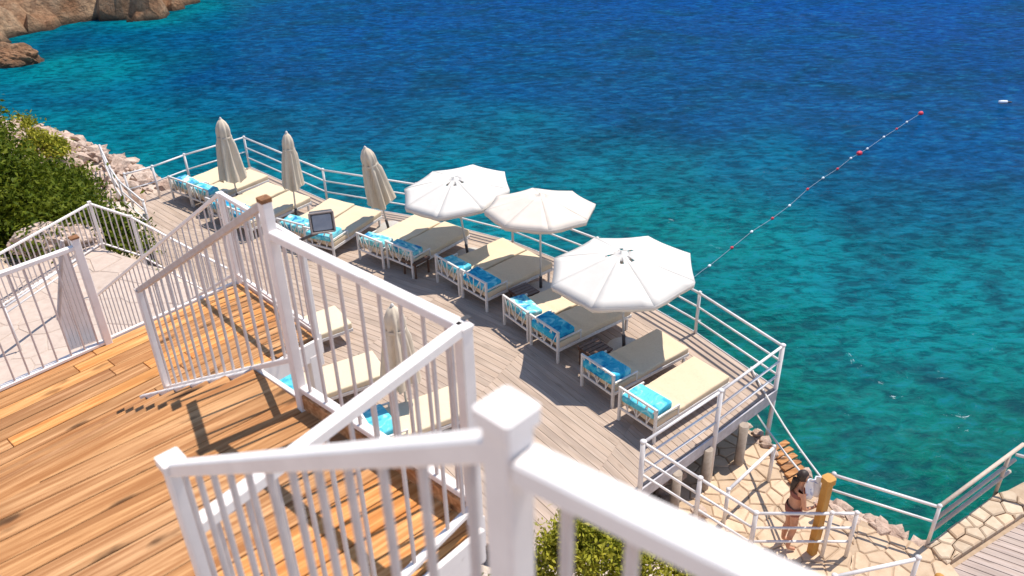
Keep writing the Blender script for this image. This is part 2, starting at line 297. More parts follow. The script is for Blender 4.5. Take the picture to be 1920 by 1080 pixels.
# ------------------------------------------------------------------ land
CP=[(-40,45,-6),(-20,42,-6),(-10,31,-6),(-2,25,-6),(5,21,-6),(9,15,-6),(14,12,-6),(30,14,-6),(-27,37,-4.5),(-60,30,-2.4),(-60,15,3),(-27,33,-2.4),(-20,33.6,-2.4),(-15.6,30.4,-2.6),(-13.2,28.2,-2.6),(-11,26.3,-2.6),(-8.8,24.4,-2.9),(-16.9,28.5,-.2),(-14.6,26.9,-.25),(-12.4,25.2,-.35),(-10.6,23.6,-.6),(-6,21,-3),
 (-3,19,-3),(0,17,-3),(2,14.6,-2.8),(3.2,12.8,-1.9),(-5,16.5,-1.2),(-1,12.5,-1.1),(1.5,11,-1.3),(4.2,11,-1.7),(5.6,9,-1.8),(7,7,-1.8),(10,6,-1.6),(20,0,-1),(30,-10,0),
 (-10.4,20.6,-.25),(-8.8,17.4,-.2),(-6.0,12.6,-.15),(-3.6,9.4,-.1),(-.4,7.8,-.1),(1.8,8.8,-.6),(3.2,8.2,-1.3),(4.2,6.5,-1.2),
 (-9.5,14.5,1.2),(-7.75,15.75,.75),(-8.7,17.0,.35),(-7,13,1.15),(-6,11.2,1.2),(-5,9,1.3),(-8.6,11.5,1.25),(-6,6.5,2.6),(-3,5,2.7),(-1,4.2,2.9),(.8,5.4,2.3),(2.2,6,1.2),(4,4,1),(0,0,5),(-5,0,5.2),(6,0,2.6),(-12,9,3.4),(-18,13,3.2),(-20,21,2.2),(-13.5,18.5,1.1),(-25,27,.6),
 (-16,25.5,.35),(-13,23,.1),(-11.4,22,-.2),(-19,31,-1.6),(-22,30,-.8),(0,-30,9),(-40,-10,9),(30,-40,6)]
_cp=np.array(CP,float); _D=np.linalg.norm(_cp[:,None,:2]-_cp[None,:,:2],axis=2); _W=np.linalg.solve(_D+np.eye(len(_cp))*1e-6,_cp[:,2])
def ground_z(x,y): return float(np.linalg.norm(_cp[:,:2]-np.array((x,y)),axis=1)@_W)
def terrain():
    xs=np.concatenate([np.linspace(-58,-24,35),np.linspace(-23.6,12,119),np.linspace(13,40,14)]); ys=np.concatenate([np.linspace(-30,-3,14),np.linspace(-2,36,152),np.linspace(37,46,8)])
    X,Y=np.meshgrid(xs,ys); P=np.stack([X.ravel(),Y.ravel()],1); nx=len(xs)
    Z=(np.linalg.norm(P[:,None,:]-_cp[None,:,:2],axis=2)@_W)
    vs=[]
    for (x,y),z in zip(P,Z):
        k=noise.fractal(V((x*.7,y*.7,0)),1,2,5)*.22+abs(noise.noise(V((x*1.9,y*1.9,3))))*.16
        rough=1.6 if y>21 else 1.0
        vs.append((x,y,z+(k-.08)*rough))
    o=bpy.data.objects.new('hillside',bpy.data.meshes.new('hillside')); C.objects.link(o)
    o.data.from_pydata(vs,[],[[j*nx+i,j*nx+i+1,(j+1)*nx+i+1,(j+1)*nx+i] for j in range(len(ys)-1) for i in range(nx-1)])
    o.data.polygons.foreach_set('use_smooth',[True]*len(o.data.polygons)); o.data.materials.append(EARTH)
    tag(o,'cream rocky hillside falling to the sea',None,None,'structure'); return o
HILL=terrain()
def rockmesh(name,seed,sub=2,sharp=.75,m=None):
    bm=bmesh.new(); bmesh.ops.create_icosphere(bm,subdivisions=sub,radius=1)
    for v in bm.verts:
        p=v.co.copy(); k=1+noise.fractal(p*1.3+V((seed*7.1,seed*3.3,seed)),1,2,3)*sharp
        q=p*k; 
        for ax in (V((.6,.5,.62)),V((-.7,.4,.5)),V((.2,-.8,.55)),V((0,.1,1))):
            ax=(ax+V((math.sin(seed),math.cos(seed*2),0))*.3).normalized(); t=q.dot(ax)
            if t>.6: q-=ax*(t-.6)*.95
        v.co=q
    me=bpy.data.meshes.new(name); bm.to_mesh(me); bm.free(); me.materials.append(m or ROCKP); return me
# pink rubble bank beside the sun deck
bank=thing('rocky_bank','bank of pink and cream broken rock sloping to the water beyond the green shrub','rocks',(-13,25,-1))
RV=[rockmesh('stone',i,1 if i<6 else 2) for i in range(9)]
for i in range(300):
    t=random.random(); u_=random.random()
    bx,by=V((-16.6,29.6)).lerp(V((-9.4,23.4)),t)
    inl=V((-.72,-.70)); dd=-.6+u_*4.0
    x,y=bx+inl.x*dd*.85+random.uniform(-.4,.4),by+inl.y*dd*.85+random.uniform(-.4,.4)
    s=random.choice((.10,.13,.16,.2,.27))*random.uniform(.8,1.3)
    o=bpy.data.objects.new('stone',random.choice(RV)); C.objects.link(o); o.parent=bank
    o.location=V((x,y,ground_z(x,y)+s*.25+.05))-bank.location; o.scale=(s*random.uniform(.8,1.4),s,s*random.uniform(.6,1)); o.rotation_euler=(random.uniform(-.4,.4),random.uniform(-.4,.4),random.uniform(0,6.3))
# far headland
def headland():
    xs=np.linspace(-95,-16,170); ys=np.linspace(42,120,150); nx=len(xs); poly=np.array(COAST+[COAST[0]],float)
    X,Y=np.meshgrid(xs,ys); P=np.stack([X.ravel(),Y.ravel()],1); d=segdist(P,COAST)
    ins=np.zeros(len(P),bool); pg=np.array(COAST)
    for a,b in zip(pg,np.roll(pg,-1,0)):
        c=((a[1]>P[:,1])!=(b[1]>P[:,1]))&(P[:,0]<(b[0]-a[0])*(P[:,1]-a[1])/(b[1]-a[1]+1e-9)+a[0]); ins^=c
    sd_=np.where(ins,d,-d); vs=[]
    for (x,y),s in zip(P,sd_):
        k=noise.ridged_multi_fractal(V((x*.16,y*.16,1)),1,2,5,1,2); k2=noise.fractal(V((x*.5,y*.5,2)),1,2,5)
        s2=s+k2*1.6+(k-1.1)*.9
        z=SEA-2+ (2.2*min(1,max(-1,s2/.8+.6)) if s2<.5 else 2.2+ (1-math.exp(-(s2-.5)/1.6))*1.5+ (s2-.5)*.26) + (k-1.1)*min(1.5,max(0,s2*.5))+k2*.45*min(1,max(0,s2*.6))+(1-abs(noise.noise(V((x*.8,y*.8,5))))*2.2)*.55*min(1,max(0,s2))+abs(noise.noise(V((x*1.9,y*1.9,9))))*.5*min(1,max(0,s2))
        vs.append((x,y,z))
    me=bpy.data.meshes.new('headland'); me.from_pydata(vs,[],[[j*nx+i,j*nx+i+1,(j+1)*nx+i+1,(j+1)*nx+i] for j in range(len(ys)-1) for i in range(nx-1)])
    me.materials.append(ROCKO); o=bpy.data.objects.new('headland',me); C.objects.link(o); tag(o,'orange and grey rocky headland across the cove',None,None,'structure')
headland()
def bigrock(name,c,s,seed,label,m):
    bm=bmesh.new(); bmesh.ops.create_icosphere(bm,subdivisions=5,radius=1)
    for v in bm.verts:
        p=v.co.copy(); k=1+noise.ridged_multi_fractal(p*1.1+V((seed,seed*2,0)),1,2,5,1,2)*.22-.2+noise.fractal(p*4+V((seed,0,0)),1,2,4)*.10
        v.co=V((p.x*k*s[0],p.y*k*s[1],p.z*k*s[2]))
    me=bpy.data.meshes.new(name); bm.to_mesh(me); bm.free(); me.materials.append(m); o=bpy.data.objects.new(name,me); C.objects.link(o); o.location=c
    return tag(o,label,'rock')
bigrock('sea_rock',at(18,122,SEA)+V((-.4,.5,.0)),(1.75,1.1,1.0),3,'small orange rock rising from the water in front of the headland',ROCKO)
# ------------------------------------------------------------------ sun deck
W2=lambda v:(v.x,v.y)
OUT=[W2(at(*p,.95)) for p in ((457,257),(605,318),(780,345),(960,388),(1120,447),(1312,549),(1468,648))]
IN=[(-10.3,21.6),(-9.3,18.9),(-6.9,14.9),(-4.6,11.3),(-2.4,9.2),(.3,8.3),(1.94,9.60)]
deck=thing('sun_deck','long weathered grey timber sun deck curving along the rocky shore','deck',(0,14,0))
def plank(name,poly,z0,z1,az,m,parent,ch=.004):
    cx=sum(p[0] for p in poly)/len(poly); cy=sum(p[1] for p in poly)/len(poly); a=rad(az); ca,sa=math.cos(a),math.sin(a)
    loc=[((p[0]-cx)*ca+(p[1]-cy)*sa,-(p[0]-cx)*sa+(p[1]-cy)*ca) for p in poly]
    mb=MB(); mb.prism(loc,z0,z1,ch); o=bpy.data.objects.new(name,mb.mesh(name,m)); C.objects.link(o)
    o.parent=parent; o.location=V((cx,cy,0))-(parent.location if parent else V((0,0,0))); o.rotation_euler=(0,0,a); return o
def strips(poly,az,width,gap,fn,origin=(0,0),maxlen=None):
    a=rad(az); n=(-math.sin(a),math.cos(a)); t=(math.cos(a),math.sin(a))
    cs=[(p[0]-origin[0])*n[0]+(p[1]-origin[1])*n[1] for p in poly]; k0=math.floor(min(cs)/width); k1=math.ceil(max(cs)/width); base=origin[0]*n[0]+origin[1]*n[1]
    for k in range(k0,k1):
        lo=base+k*width+gap/2; hi=base+(k+1)*width-gap/2
        q=clip(clip(poly,n[0],n[1],hi),-n[0],-n[1],-lo)
        if len(q)<3 or abs(area(q))<.004: continue
        ts=[p[0]*t[0]+p[1]*t[1] for p in q]
        if maxlen and max(ts)-min(ts)>maxlen*1.2:
            cuts=[min(ts)]; c=min(ts)-random.uniform(0,maxlen*.8)+maxlen
            while c<max(ts)-.4:
                if c>min(ts)+.4: cuts.append(c)
                c+=maxlen*random.uniform(.75,1.1)
            cuts.append(max(ts))
            for c0,c1 in zip(cuts[:-1],cuts[1:]):
                r=clip(clip(q,t[0],t[1],c1-.003),-t[0],-t[1],-(c0+.003))
                if len(r)>=3 and abs(area(r))>.002: fn(r,k)
        else: fn(q,k)
for i in range(len(OUT)-1):
    q=[OUT[i],OUT[i+1],IN[i+1],IN[i]]
    az=math.degrees(math.atan2(OUT[i+1][1]-OUT[i][1],OUT[i+1][0]-OUT[i][0]))
    wd=.15 if i>1 else .17
    strips(q,az,wd,.005,lambda r,k:plank('plank',r,-.032,0,az,DECK,deck),OUT[i])
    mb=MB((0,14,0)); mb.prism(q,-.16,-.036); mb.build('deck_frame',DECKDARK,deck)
    e=V((*OUT[i],0)); f=V((*OUT[i+1],0)); nrm=V((-(f-e).y,(f-e).x,0)).normalized()*.03
    mb=MB((0,14,0)); mb.bar(e+nrm+V((0,0,-.1)),f+nrm+V((0,0,-.1)),.03,.20); mb.build('fascia',GREYMETAL,deck)
e,f=V((*OUT[-1],0)),V((*IN[-1],0)); nn=V(((f-e).y,-(f-e).x,0)).normalized(); nn=nn if nn.dot(V((1,-1,0)))>0 else -nn
mb=MB((0,14,0)); mb.bar(e+nn*.03+V((0,0,-.125)),f+nn*.03+V((0,0,-.125)),.035,.25); mb.build('fascia',GREYMETAL,deck)
for px,py in ((1328,845),(1395,800),(1270,890)):
    p=at(px,py,-.2); mb=MB((0,14,0)); mb.tube([(p.x,p.y,ground_z(p.x,p.y)-.3),(p.x,p.y,-.16)],.085,12); mb.build('pile',simple('pile_timber',(.30,.24,.19),(.40,.33,.27),12,.8,.4) if px==1328 else bpy.data.materials['pile_timber'],deck)
for x,y in ((-4,18.6),(-.5,17),(2,14.8),(3.2,13)):
    mb=MB((0,14,0)); mb.tube([(x,y,-4.5),(x,y,-.16)],.085,10); mb.build('pile',bpy.data.materials['pile_timber'],deck)
def pipe_rail(name,label,pts,zb,h,levels,r=.026,m=WHITE2,posts=None,pr=.032,caps=True,sep=False):
    "posts at pts, rails at the given heights"
    pts=[V((p[0],p[1],p[2] if len(p)>2 else zb)) for p in pts]; t=thing(name,label,'railing',pts[0])
    for i,p in enumerate(pts):
        if posts and i not in posts: continue
        lo=posts[i] if posts else 0
        mb=MB(pts[0]); mb.tube([p+V((0,0,lo)),p+V((0,0,h+.015))],pr,10); 
        if caps: mb.lathe(p+V((0,0,h)),[(pr*1.25,0),(pr*1.3,.02),(pr*.6,.04),(.002,.045)],10)
        mb.build('post',m,t)
    for a,b in zip(pts[:-1],pts[1:]):
        for z in levels:
            mb=MB(pts[0]); mb.tube([a+V((0,0,z)),b+V((0,0,z))],r if z==max(levels) else r*.82,8); mb.build('rail',m,t)
    return t
LV=(.30,.62,.94)
pipe_rail('deck_railing','white three-bar pipe railing along the sea edge of the sun deck',OUT,0,.95,LV,posts={0:0,1:0,2:0,3:0,4:0,5:0})
endp=at(1352,733,.95)
pipe_rail('deck_railing','white three-bar pipe railing across the near end of the sun deck',[OUT[-1],(endp.x,endp.y),IN[-1]],0,.95,LV,posts={0:-2.5,1:-1.05,2:-.6},pr=.042)
pipe_rail('deck_railing','white pipe railing across the far end of the sun deck beside the rock bank',[OUT[0],W2(at(345,290,.95)),W2(at(285,312,.95)),(-10.4,20.9)],0,.95,(.5,.94),posts={1:0,2:0,3:0})
pipe_rail('deck_railing','white pipe handrail on the land side of the deck below the green shrub',[at(203,330,.0),at(222,372,0),at(240,400,0),at(285,440,0)],0,.95,(.35,.65,.94))
# ------------------------------------------------------------------ beds
def rbox(name,size,m,bev=.04,seg=3,warp=0,seed=0,cuts=6):
    bm=bmesh.new(); bmesh.ops.create_cube(bm,size=1); 
    for v in bm.verts: v.co=V((v.co.x*size[0],v.co.y*size[1],v.co.z*size[2]))
    bmesh.ops.bevel(bm,geom=bm.edges[:],offset=bev,segments=seg,affect='EDGES',profile=.6)
    if cuts:
        for ax,nn_ in ((V((0,1,0)),cuts),(V((1,0,0)),max(2,cuts//2))):
            L_=size[1] if ax.y else size[0]
            for k in range(1,nn_):
                bmesh.ops.bisect_plane(bm,geom=bm.verts[:]+bm.edges[:]+bm.faces[:],plane_co=ax*(-L_/2+L_*k/nn_),plane_no=ax)
    if warp:
        for v in bm.verts:
            k=noise.fractal(V((v.co.x*2.3+seed*5,v.co.y*2.3,v.co.z)),1,2,3); v.co.z+=k*warp; v.co.x+=noise.noise(V((v.co.y*2,seed,1)))*warp*.6
            if size[1]>1.5: v.co.z-=.018*math.exp(-((v.co.y+.28)/.035)**2)+(.010*math.cos(v.co.y*3.1) if v.co.z>0 else 0)
    for f in bm.faces: f.smooth=True
    me=bpy.data.meshes.new(name); bm.to_mesh(me); bm.free(); me.materials.append(m); return me
BW,BL=.87,1.98
def make_bed():
    "origin at the left head post, X across, Y towards the foot"
    t=thing('sun_bed','','sun bed')
    for x in (.025,BW-.025):
        mb=MB(); mb.post((x,.025),0,.70,.05,0); mb.build('leg',BEDWHITE,t)
        mb=MB(); mb.post((x,BL-.12),0,.27,.05,0); mb.build('leg',BEDWHITE,t)
        mb=MB(); mb.bar((x,.05,.29),(x,BL,.29),.035,.07); mb.build('side_rail',BEDWHITE,t)
        mb=MB(); mb.bar((x,.04,.52),(x,.62,.52),.035,.03); mb.post((x,.60),.32,.505,.035,0); mb.build('arm',BEDWHITE,t)
    h=MB(); h.bar((.0,.025,.70),(BW,.025,.70),.045,.04); hb=h.build('headboard',BEDWHITE,t)
    h=MB(); h.bar((.03,.025,.27),(BW-.03,.025,.27),.03,.05); h.build('lower_rail',BEDWHITE,hb)
    for x0,x1 in ((.05,.22),(.22,.22),(.22,.43),(.43,.43),(.65,.43),(.65,.65),(.82,.65)):
        mb=MB(); mb.bar((x0,.025,.68),(x1,.025,.30),.022,.02,up=(0,1,0)); mb.build('slat',BEDWHITE,hb)
    for k in range(8):
        mb=MB(); y=.15+k*.25; mb.bar((.05,y,.31),(BW-.05,y,.31),.06,.02); mb.build('slat',BEDWHITE,t)
    return t
proto=make_bed()
MAT=[rbox('mattress',(BW-.03,BL-.06,.13),CUSH,.035,3,.014,s,36) for s in range(4)]
MATI=[rbox('mattress',(BW-.03,BL-.06,.13),CUSHI,.035,3,.012,s) for s in range(2)]
PIL=[rbox('pillow',(.78,.42,.19),(TOW1,TOW1,TOW2,TOW2,TOW3,TOW3)[s],.05,4,.02,s,4) for s in range(6)]
BEDS=[ # x,y,az, label, pillow label
 (1.78,11.287,-51.5,'sun bed nearest the end railing, in full sun','bright turquoise folded towel on the bed nearest the end railing'),
 (1.217,12.29,-53.4,'sun bed half shaded by the nearest open parasol, next to the endmost bed','blue and turquoise towel at the head of the half shaded bed'),
 (.323,13.682,-53.2,'sun bed directly under the nearest open parasol, left of the dark table','blue towel on the bed directly under the nearest open parasol'),
 (-.209,14.443,-54.9,'sun bed with a sunlit pale end, left under the nearest open parasol','pale aqua towel on the bed beside the second parasol'),
 (-1.12,15.57,-49,'right-hand sun bed under the middle open parasol','deep blue towel on the right-hand bed under the middle parasol'),
 (-1.72,16.27,-50,'left-hand sun bed under the middle open parasol','aqua towel on the left-hand bed under the middle parasol'),
 (-2.92,17.0,-40,'right-hand sun bed under the farthest open parasol','blue patterned towel on the right-hand bed under the farthest open parasol'),
 (-3.66,17.47,-39.5,'left-hand sun bed under the farthest open parasol','pale patterned towel on the left-hand bed under the farthest open parasol'),
]
def from_foot(px,py,az,z=.47):
    p=at(px,py,z); a=rad(az); w_=V((math.cos(a),math.sin(a))); l_=V((-math.sin(a),math.cos(a))); o=V((p.x,p.y))-w_*BW-l_*BL; return o.x,o.y
for (px,py,az,l1,l2) in ((716,395,-29,'sun bed right of the third folded parasol, behind the grey floodlight','aqua towel on the bed right of the third folded parasol'),
  (666,381,-29,'sun bed left of the third folded parasol, partly behind the floodlight','patterned towel on the bed left of the third folded parasol'),
  (583,369,-38,'sun bed beneath the second folded parasol, on its right','blue towel on the right bed beneath the second folded parasol'),
  (540,353,-38,'sun bed left of the second folded parasol, behind the rusty post','blue towel on the left bed beneath the second folded parasol'),
  (503,328,-38,'sun bed right of the first folded parasol at the far corner','bright cyan towel on the right bed at the far corner'),
  (463,314,-36,'sun bed left of the first folded parasol at the far corner','pale cyan towel on the farthest left bed')):
    x,y=from_foot(px,py,az); BEDS.append((x,y,az,l1,l2))
BEDS+=[(-4.45,12.05,-62,'inner row sun bed seen through the stair railing, with aqua towel','small aqua towel on the inner row bed seen through the stair railing'),
 (-2.72,11.0,-62,'inner row sun bed nearest the stairs, below the handrail','aqua towel on the inner row bed nearest the stairs'),
 (-5.35,13.55,-56,'inner row sun bed farthest left behind the lower landing','aqua towel on the inner row bed behind the lower landing')]
FRAMES=[proto if i==0 else copy_tree(proto) for i in range(len(BEDS))]
for i,(x,y,az,l1,l2) in enumerate(BEDS):
    b=FRAMES[i]; b.location=(x,y,0); b.rotation_euler=(0,0,rad(az)); tag(b,'white framed '+l1,'sun bed','sun beds on the deck')
    a=rad(az); M=Matrix.Translation((x,y,0))@Matrix.Rotation(a,4,'Z')
    inner=i>=14
    mo=bpy.data.objects.new('mattress',(MATI if inner else MAT)[i%(2 if inner else 4)]); C.objects.link(mo); mo.parent=b; mo.location=(BW/2,BL/2+.03,.385)
    po=bpy.data.objects.new('pillow',PIL[(2 if ('pattern' in l2 or 'pale' in l2) else 4 if 'blue' in l2 else 0)+i%2]); C.objects.link(po); po.location=M@V((BW/2+random.uniform(-.02,.02),.25,.54)); po.rotation_euler=(rad(random.uniform(-4,10)),rad(random.uniform(-3,3)),a+rad(random.uniform(-5,5)))
    po.scale=(random.uniform(.86,1.04),random.uniform(.75,1.25),random.uniform(.65,1.0)); tag(po,l2,'towel','towels on the sun beds')
# side tables
def table(x,y,az,label):
    t=thing('side_table',label,'side table',(x,y,0),rad(az),'dark side tables between the beds')
    for k in range(5):
        mb=MB(); mb.bar((-.24,-.2+k*.1,.40),(.24,-.2+k*.1,.40),.09,.025); mb.build('slat',DARKTABLE,t)
    mb=MB(); mb.bar((-.24,0,.365),(.24,0,.365),.44,.035); mb.build('apron',DARKTABLE,t)
    for sx in (-.2,.2):
        for sy in (-.19,.19): mb=MB(); mb.post((sx,sy),0,.35,.04,0); mb.build('leg',DARKTABLE,t)
table(1.55,12.92,36,'dark brown side table under the nearest open parasol')
table(.25,15.12,36,'dark brown side table under the middle open parasol')
table(-2.2,16.72,48,'dark brown side table under the farthest open parasol')
# ------------------------------------------------------------------ parasols
def basis(t,m=CONC):
    mb=MB(); mb.lathe((0,0,0),[(.34,0),(.35,.02),(.35,.06),(.33,.075),(.06,.085)],24); mb.build('base',m,t)
    mb=MB(); mb.tube([(0,0,.08),(0,0,.36)],.035,10); mb.build('socket',DARKMETAL,t)
def open_parasol(base,apex,R,label,az0,vents,m=CANVAS,drop=.46):
    b=V(base); ax=V(apex)-b; H_=ax.length; t=thing('parasol',label,'parasol',b,0,'open parasols over the sun beds'); q=ax.normalized(); t.rotation_mode='QUATERNION'; t.rotation_quaternion=V((0,0,1)).rotation_difference(q)
    basis(t); mb=MB(); mb.tube([(0,0,.1),(0,0,H_-.02)],.024,10); mb.build('pole',BEDWHITE,t)
    n=8; K=7; M_=6; vs=[];fs=[]
    def pt(s,i,k):   # s 0..1 from apex to rim; panel i, fraction k across
        a0=az0+i*2*math.pi/n; a1=a0+2*math.pi/n; p=V((math.cos(a0),math.sin(a0)))*(1-k)+V((math.cos(a1),math.sin(a1)))*k
        sag=.035*s*4*k*(1-k)
        z=H_-drop*(s**1.12)-sag*.55; r=s*R*(1-sag*.35)
        wr=noise.noise(V((i*3.1+k*2,s*3,az0)))*.012*s
        return V((p.x*r,p.y*r,z+wr))
    for i in range(n):
        for a in range(K+1):
            for k in range(M_+1): vs.append(pt(.10+.90*a/K,i,k/M_))
        o=i*(K+1)*(M_+1)
        for a in range(K):
            for k in range(M_):
                if vents and a==0 and i in vents and k in (2,3): continue
                fs.append([o+a*(M_+1)+k,o+a*(M_+1)+k+1,o+(a+1)*(M_+1)+k+1,o+(a+1)*(M_+1)+k])
    mb=MB(); mb.add(vs,fs,True); c=mb.build('canopy',m,t)
    mo=c.modifiers.new('thick','SOLIDIFY'); mo.thickness=.006
    mb=MB(); rim=[]
    for i in range(n):
        for k in range(M_): rim.append(pt(1,i,k/M_))
    low=[V((p.x*.985,p.y*.985,p.z-.105-.010*math.sin(j*1.7))) for j,p in enumerate(rim)]; L_=len(rim)
    mb.add(rim+low,[[j,(j+1)%L_,L_+(j+1)%L_,L_+j] for j in range(L_)],True); v=mb.build('valance',m,t); mo=v.modifiers.new('thick','SOLIDIFY'); mo.thickness=.005
    mb=MB(); mb.lathe((0,0,H_-.055),[(.20,-.03),(.19,.0),(.10,.04),(.03,.055),(.02,.10),(.003,.11)],16); mb.build('top_cap',m,t)
    for i in range(n):
        a=az0+i*2*math.pi/n; d=V((math.cos(a),math.sin(a),0)); mb=MB(); mb.bar(V((0,0,H_-.10))+d*.04,V((0,0,H_-drop-.015))+d*R*.985,.014,.02,.003); rb=mb.build('rib',BEDWHITE,t)
        mb=MB(); mb.bar(V((0,0,H_-.75))+d*.03,V((0,0,H_-.04-drop*.52))+d*R*.5,.012,.014,.003); mb.build('strut',BEDWHITE,rb)
    mb=MB(); mb.lathe((0,0,H_-.80),[(.045,0),(.05,.02),(.05,.08),(.03,.1)],12); mb.build('hub',BEDWHITE,t)
    return t
open_parasol(at(1170,655,0),at(1165,474,2.18),1.40,'open white octagonal parasol nearest the end railing, with vent slits at the top',.28,(0,1,3,5,6),CANVAS,.36)
open_parasol(at(1014,545,0),at(1014,545,0)+V((0,.12,2.27)),1.19,'open cream-white parasol in the middle of the three, with plain top',.1,(),CANVASC,.29)
open_parasol(at(878,482,0),at(878,482,0)+V((-.22,-.10,2.08)),1.28,'open white parasol farthest left of the three, canopy tilted and rippled',.5,(4,5,6),CANVAS,.28)
def closed_parasol(base,top,label,seed,m=CANVASB,zc=1.0,R=.30):
    b=V(base); ax=V(top)-b; H_=ax.length; t=thing('folded_parasol',label,'parasol',b,0,'folded parasols on the deck'); t.rotation_mode='QUATERNION'; t.rotation_quaternion=V((0,0,1)).rotation_difference(ax.normalized())
    basis(t); mb=MB(); mb.tube([(0,0,.1),(0,0,H_-.05)],.022,8); mb.build('pole',BEDWHITE,t)
    n=48; rows=16; vs=[]
    for j in range(rows):
        s=j/(rows-1); z=H_-s*(H_-zc); r=R*(.40+.50*s); r*=min(1,math.sqrt(max(.02,s*9)))
        if 4<=j<=5: r*=.90
        pl=.40*min(1,s*2.5)
        for k in range(n):
            a=k*2*math.pi/n; ph=seed*1.3+.25*math.sin(s*3+seed)
            rr=r*(1+pl*(.6*math.cos(8*a+ph)+.35*math.sin(5*a+seed*2+s*1.5)+.15*math.sin(13*a+s*4)))
            zz=z+(.05*math.cos(8*a+ph)+.05*math.sin(3*a+seed) if s>.95 else 0)
            vs.append((rr*math.cos(a),rr*math.sin(a),zz))
    mb=MB(); mb.add(vs,[[j*n+k,(j+1)*n+k,(j+1)*n+(k+1)%n,j*n+(k+1)%n] for j in range(rows-1) for k in range(n)],True); mb.f.append(list(range(n))); mb.s.append(True); mb.m.append(0)
    c=mb.build('folded_canopy',m,t)
    mb=MB(); z=H_-(H_-zc)*.30; rr=R*.47
    mb.lathe((0,0,0),[(rr*1.18,z-.02),(rr*1.22,z),(rr*1.12,z+.03)],24,False); mb.build('tie_band',m,t)
    mb=MB(); mb.lathe((0,0,H_-.02),[(.03,0),(.035,.02),(.012,.05),(.002,.06)],10); mb.build('finial',BEDWHITE,t)
closed_parasol(at(449,386,0),at(413,222,2.5),'folded beige parasol at the far corner of the deck, tallest in the picture',1,R=.34,zc=.82)
closed_parasol(at(557,414,0),at(537,248,2.45),'slim folded beige parasol, second from the far corner',2,R=.26,zc=.98)
closed_parasol(at(730,433,0),at(684,276,2.45),'folded beige parasol left of the open white parasols, leaning',3,R=.33,zc=.92)
q=at(735,572,2.45); closed_parasol((q.x+.05,q.y+.1,0),q,'folded beige parasol on the inner row, seen through the stair railing',4,R=.32,zc=.9)
# ------------------------------------------------------------------ stairs: landings and flights
ZA,ZC=6.5,5.2
P865=at(868,614,7.6); P865.z=0; P500=at(507,437,7.6); P500.z=0; P290=V((-.953,1.73,0)); P265=at(262,548,6.2); P265.z=0
Wdir=(P865-P500).normalized(); Ldir=V((-Wdir.y,Wdir.x,0))
P950=at(950,762,8.78); P950.z=0
upper=thing('stair_landing','upper wooden stair landing of orange larch planks beside the camera','landing',(-1.5,2.8,ZA))
def wl(px,z=0): return None
SA=P500-Wdir*.55
A=[W2(P865+Wdir*.02),W2(SA+Ldir*.03),W2(SA-Ldir*3.6),W2(P865-Ldir*3.6)]
azL=math.degrees(math.atan2(Ldir.y,Ldir.x))
def aplank(r,k):
    cx=V((sum(p[0] for p in r)/len(r),sum(p[1] for p in r)/len(r),0)); dW=(cx-P865).dot(-Wdir)
    plank('plank',r,ZA-.03,ZA+random.uniform(-.0015,.0015),azL-6,WOODB if dW<.80 else WOODA,upper,.004)  # paler orange boards towards the near edge, browner ones beyond
azP=azL-6
strips(A,azP,.145,.006,aplank,W2(P865),3.1)
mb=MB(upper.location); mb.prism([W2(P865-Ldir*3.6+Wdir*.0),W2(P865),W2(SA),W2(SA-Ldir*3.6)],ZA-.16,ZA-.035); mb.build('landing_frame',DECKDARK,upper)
def fascia(parent,a,b,z0,z1,off,m=WHITE,w=.03,name='fascia'):
    o=V(parent.location); mb=MB(o); n_=V(off); mb.bar(V((a.x,a.y,(z0+z1)/2))+n_,V((b.x,b.y,(z0+z1)/2))+n_,w,z1-z0,.004); return mb.build(name,m,parent)
fascia(upper,P865-Wdir*.0+Ldir*.03,SA+Ldir*.03,ZA-.20,ZA+.0,Ldir*.02)
fascia(upper,P865,P865-Ldir*3.6,ZA-.20,ZA+.0,Wdir*.045)
# raised kick board with a wooden inner face on the sea side of the landing
mb=MB(upper.location); a,b=P865,P500; mb.bar(V((a.x,a.y,ZA+.06))-Ldir*.005,V((b.x,b.y,ZA+.06))-Ldir*.005,.022,.10); mb.build('kick_board',WOODA,upper)
mb=MB(upper.location); mb.bar(V((a.x,a.y,ZA+.13))+Ldir*.02,V((b.x,b.y,ZA+.13))+Ldir*.02,.06,.03); mb.build('kick_rail',WHITE,upper)
# flight to the lower landing
flight=thing('stair_flight','wooden stair flight of wide treads going down from the upper landing','stairs',(-3,3.8,ZC))
nr=7; rise=(ZA-ZC)/nr; run=.30
s0=SA
dW=-Wdir
for k in range(1,nr):
    for h in (0,1):
        o_=s0+dW*((k-1)*run+h*run/2+.012); p=[o_,o_+dW*(run/2-.006+(.02 if h==1 else 0)),o_+dW*(run/2-.006+(.02 if h==1 else 0))-Ldir*3.4,o_-Ldir*3.4]
        plank('tread',[W2(v) for v in p],ZA-k*rise-.035,ZA-k*rise,azL,WOODA,flight)
for e in (.02,-3.42):
    a=s0+Ldir*e; b=a+dW*(run*(nr-1)+.1); mb=MB(flight.location); mb.bar(V((a.x,a.y,ZA-.14)),V((b.x,b.y,ZC+.02)),.04,.24); mb.build('stringer',WHITE,flight)
lower=thing('stair_landing','lower wooden stair landing of orange planks behind the white balusters','landing',(-3,6.3,ZC))
Cr,Cf=at(593,632,ZC),at(449,530,ZC); Cn=s0+dW*(run*(nr-1)+.05)
edge=(Cf-Cr).normalized()
CL=[W2(Cr),W2(Cf),W2(Cf-Ldir*3.9),W2(V((Cn.x,Cn.y,0))-Ldir*3.0),W2(V((Cn.x,Cn.y,0))+Ldir*.05)]
def cpl(r,k): plank('plank',r,ZC-.03,ZC+random.uniform(-.0015,.0015),azL,WOODA if random.random()<.75 else WOODB,lower)
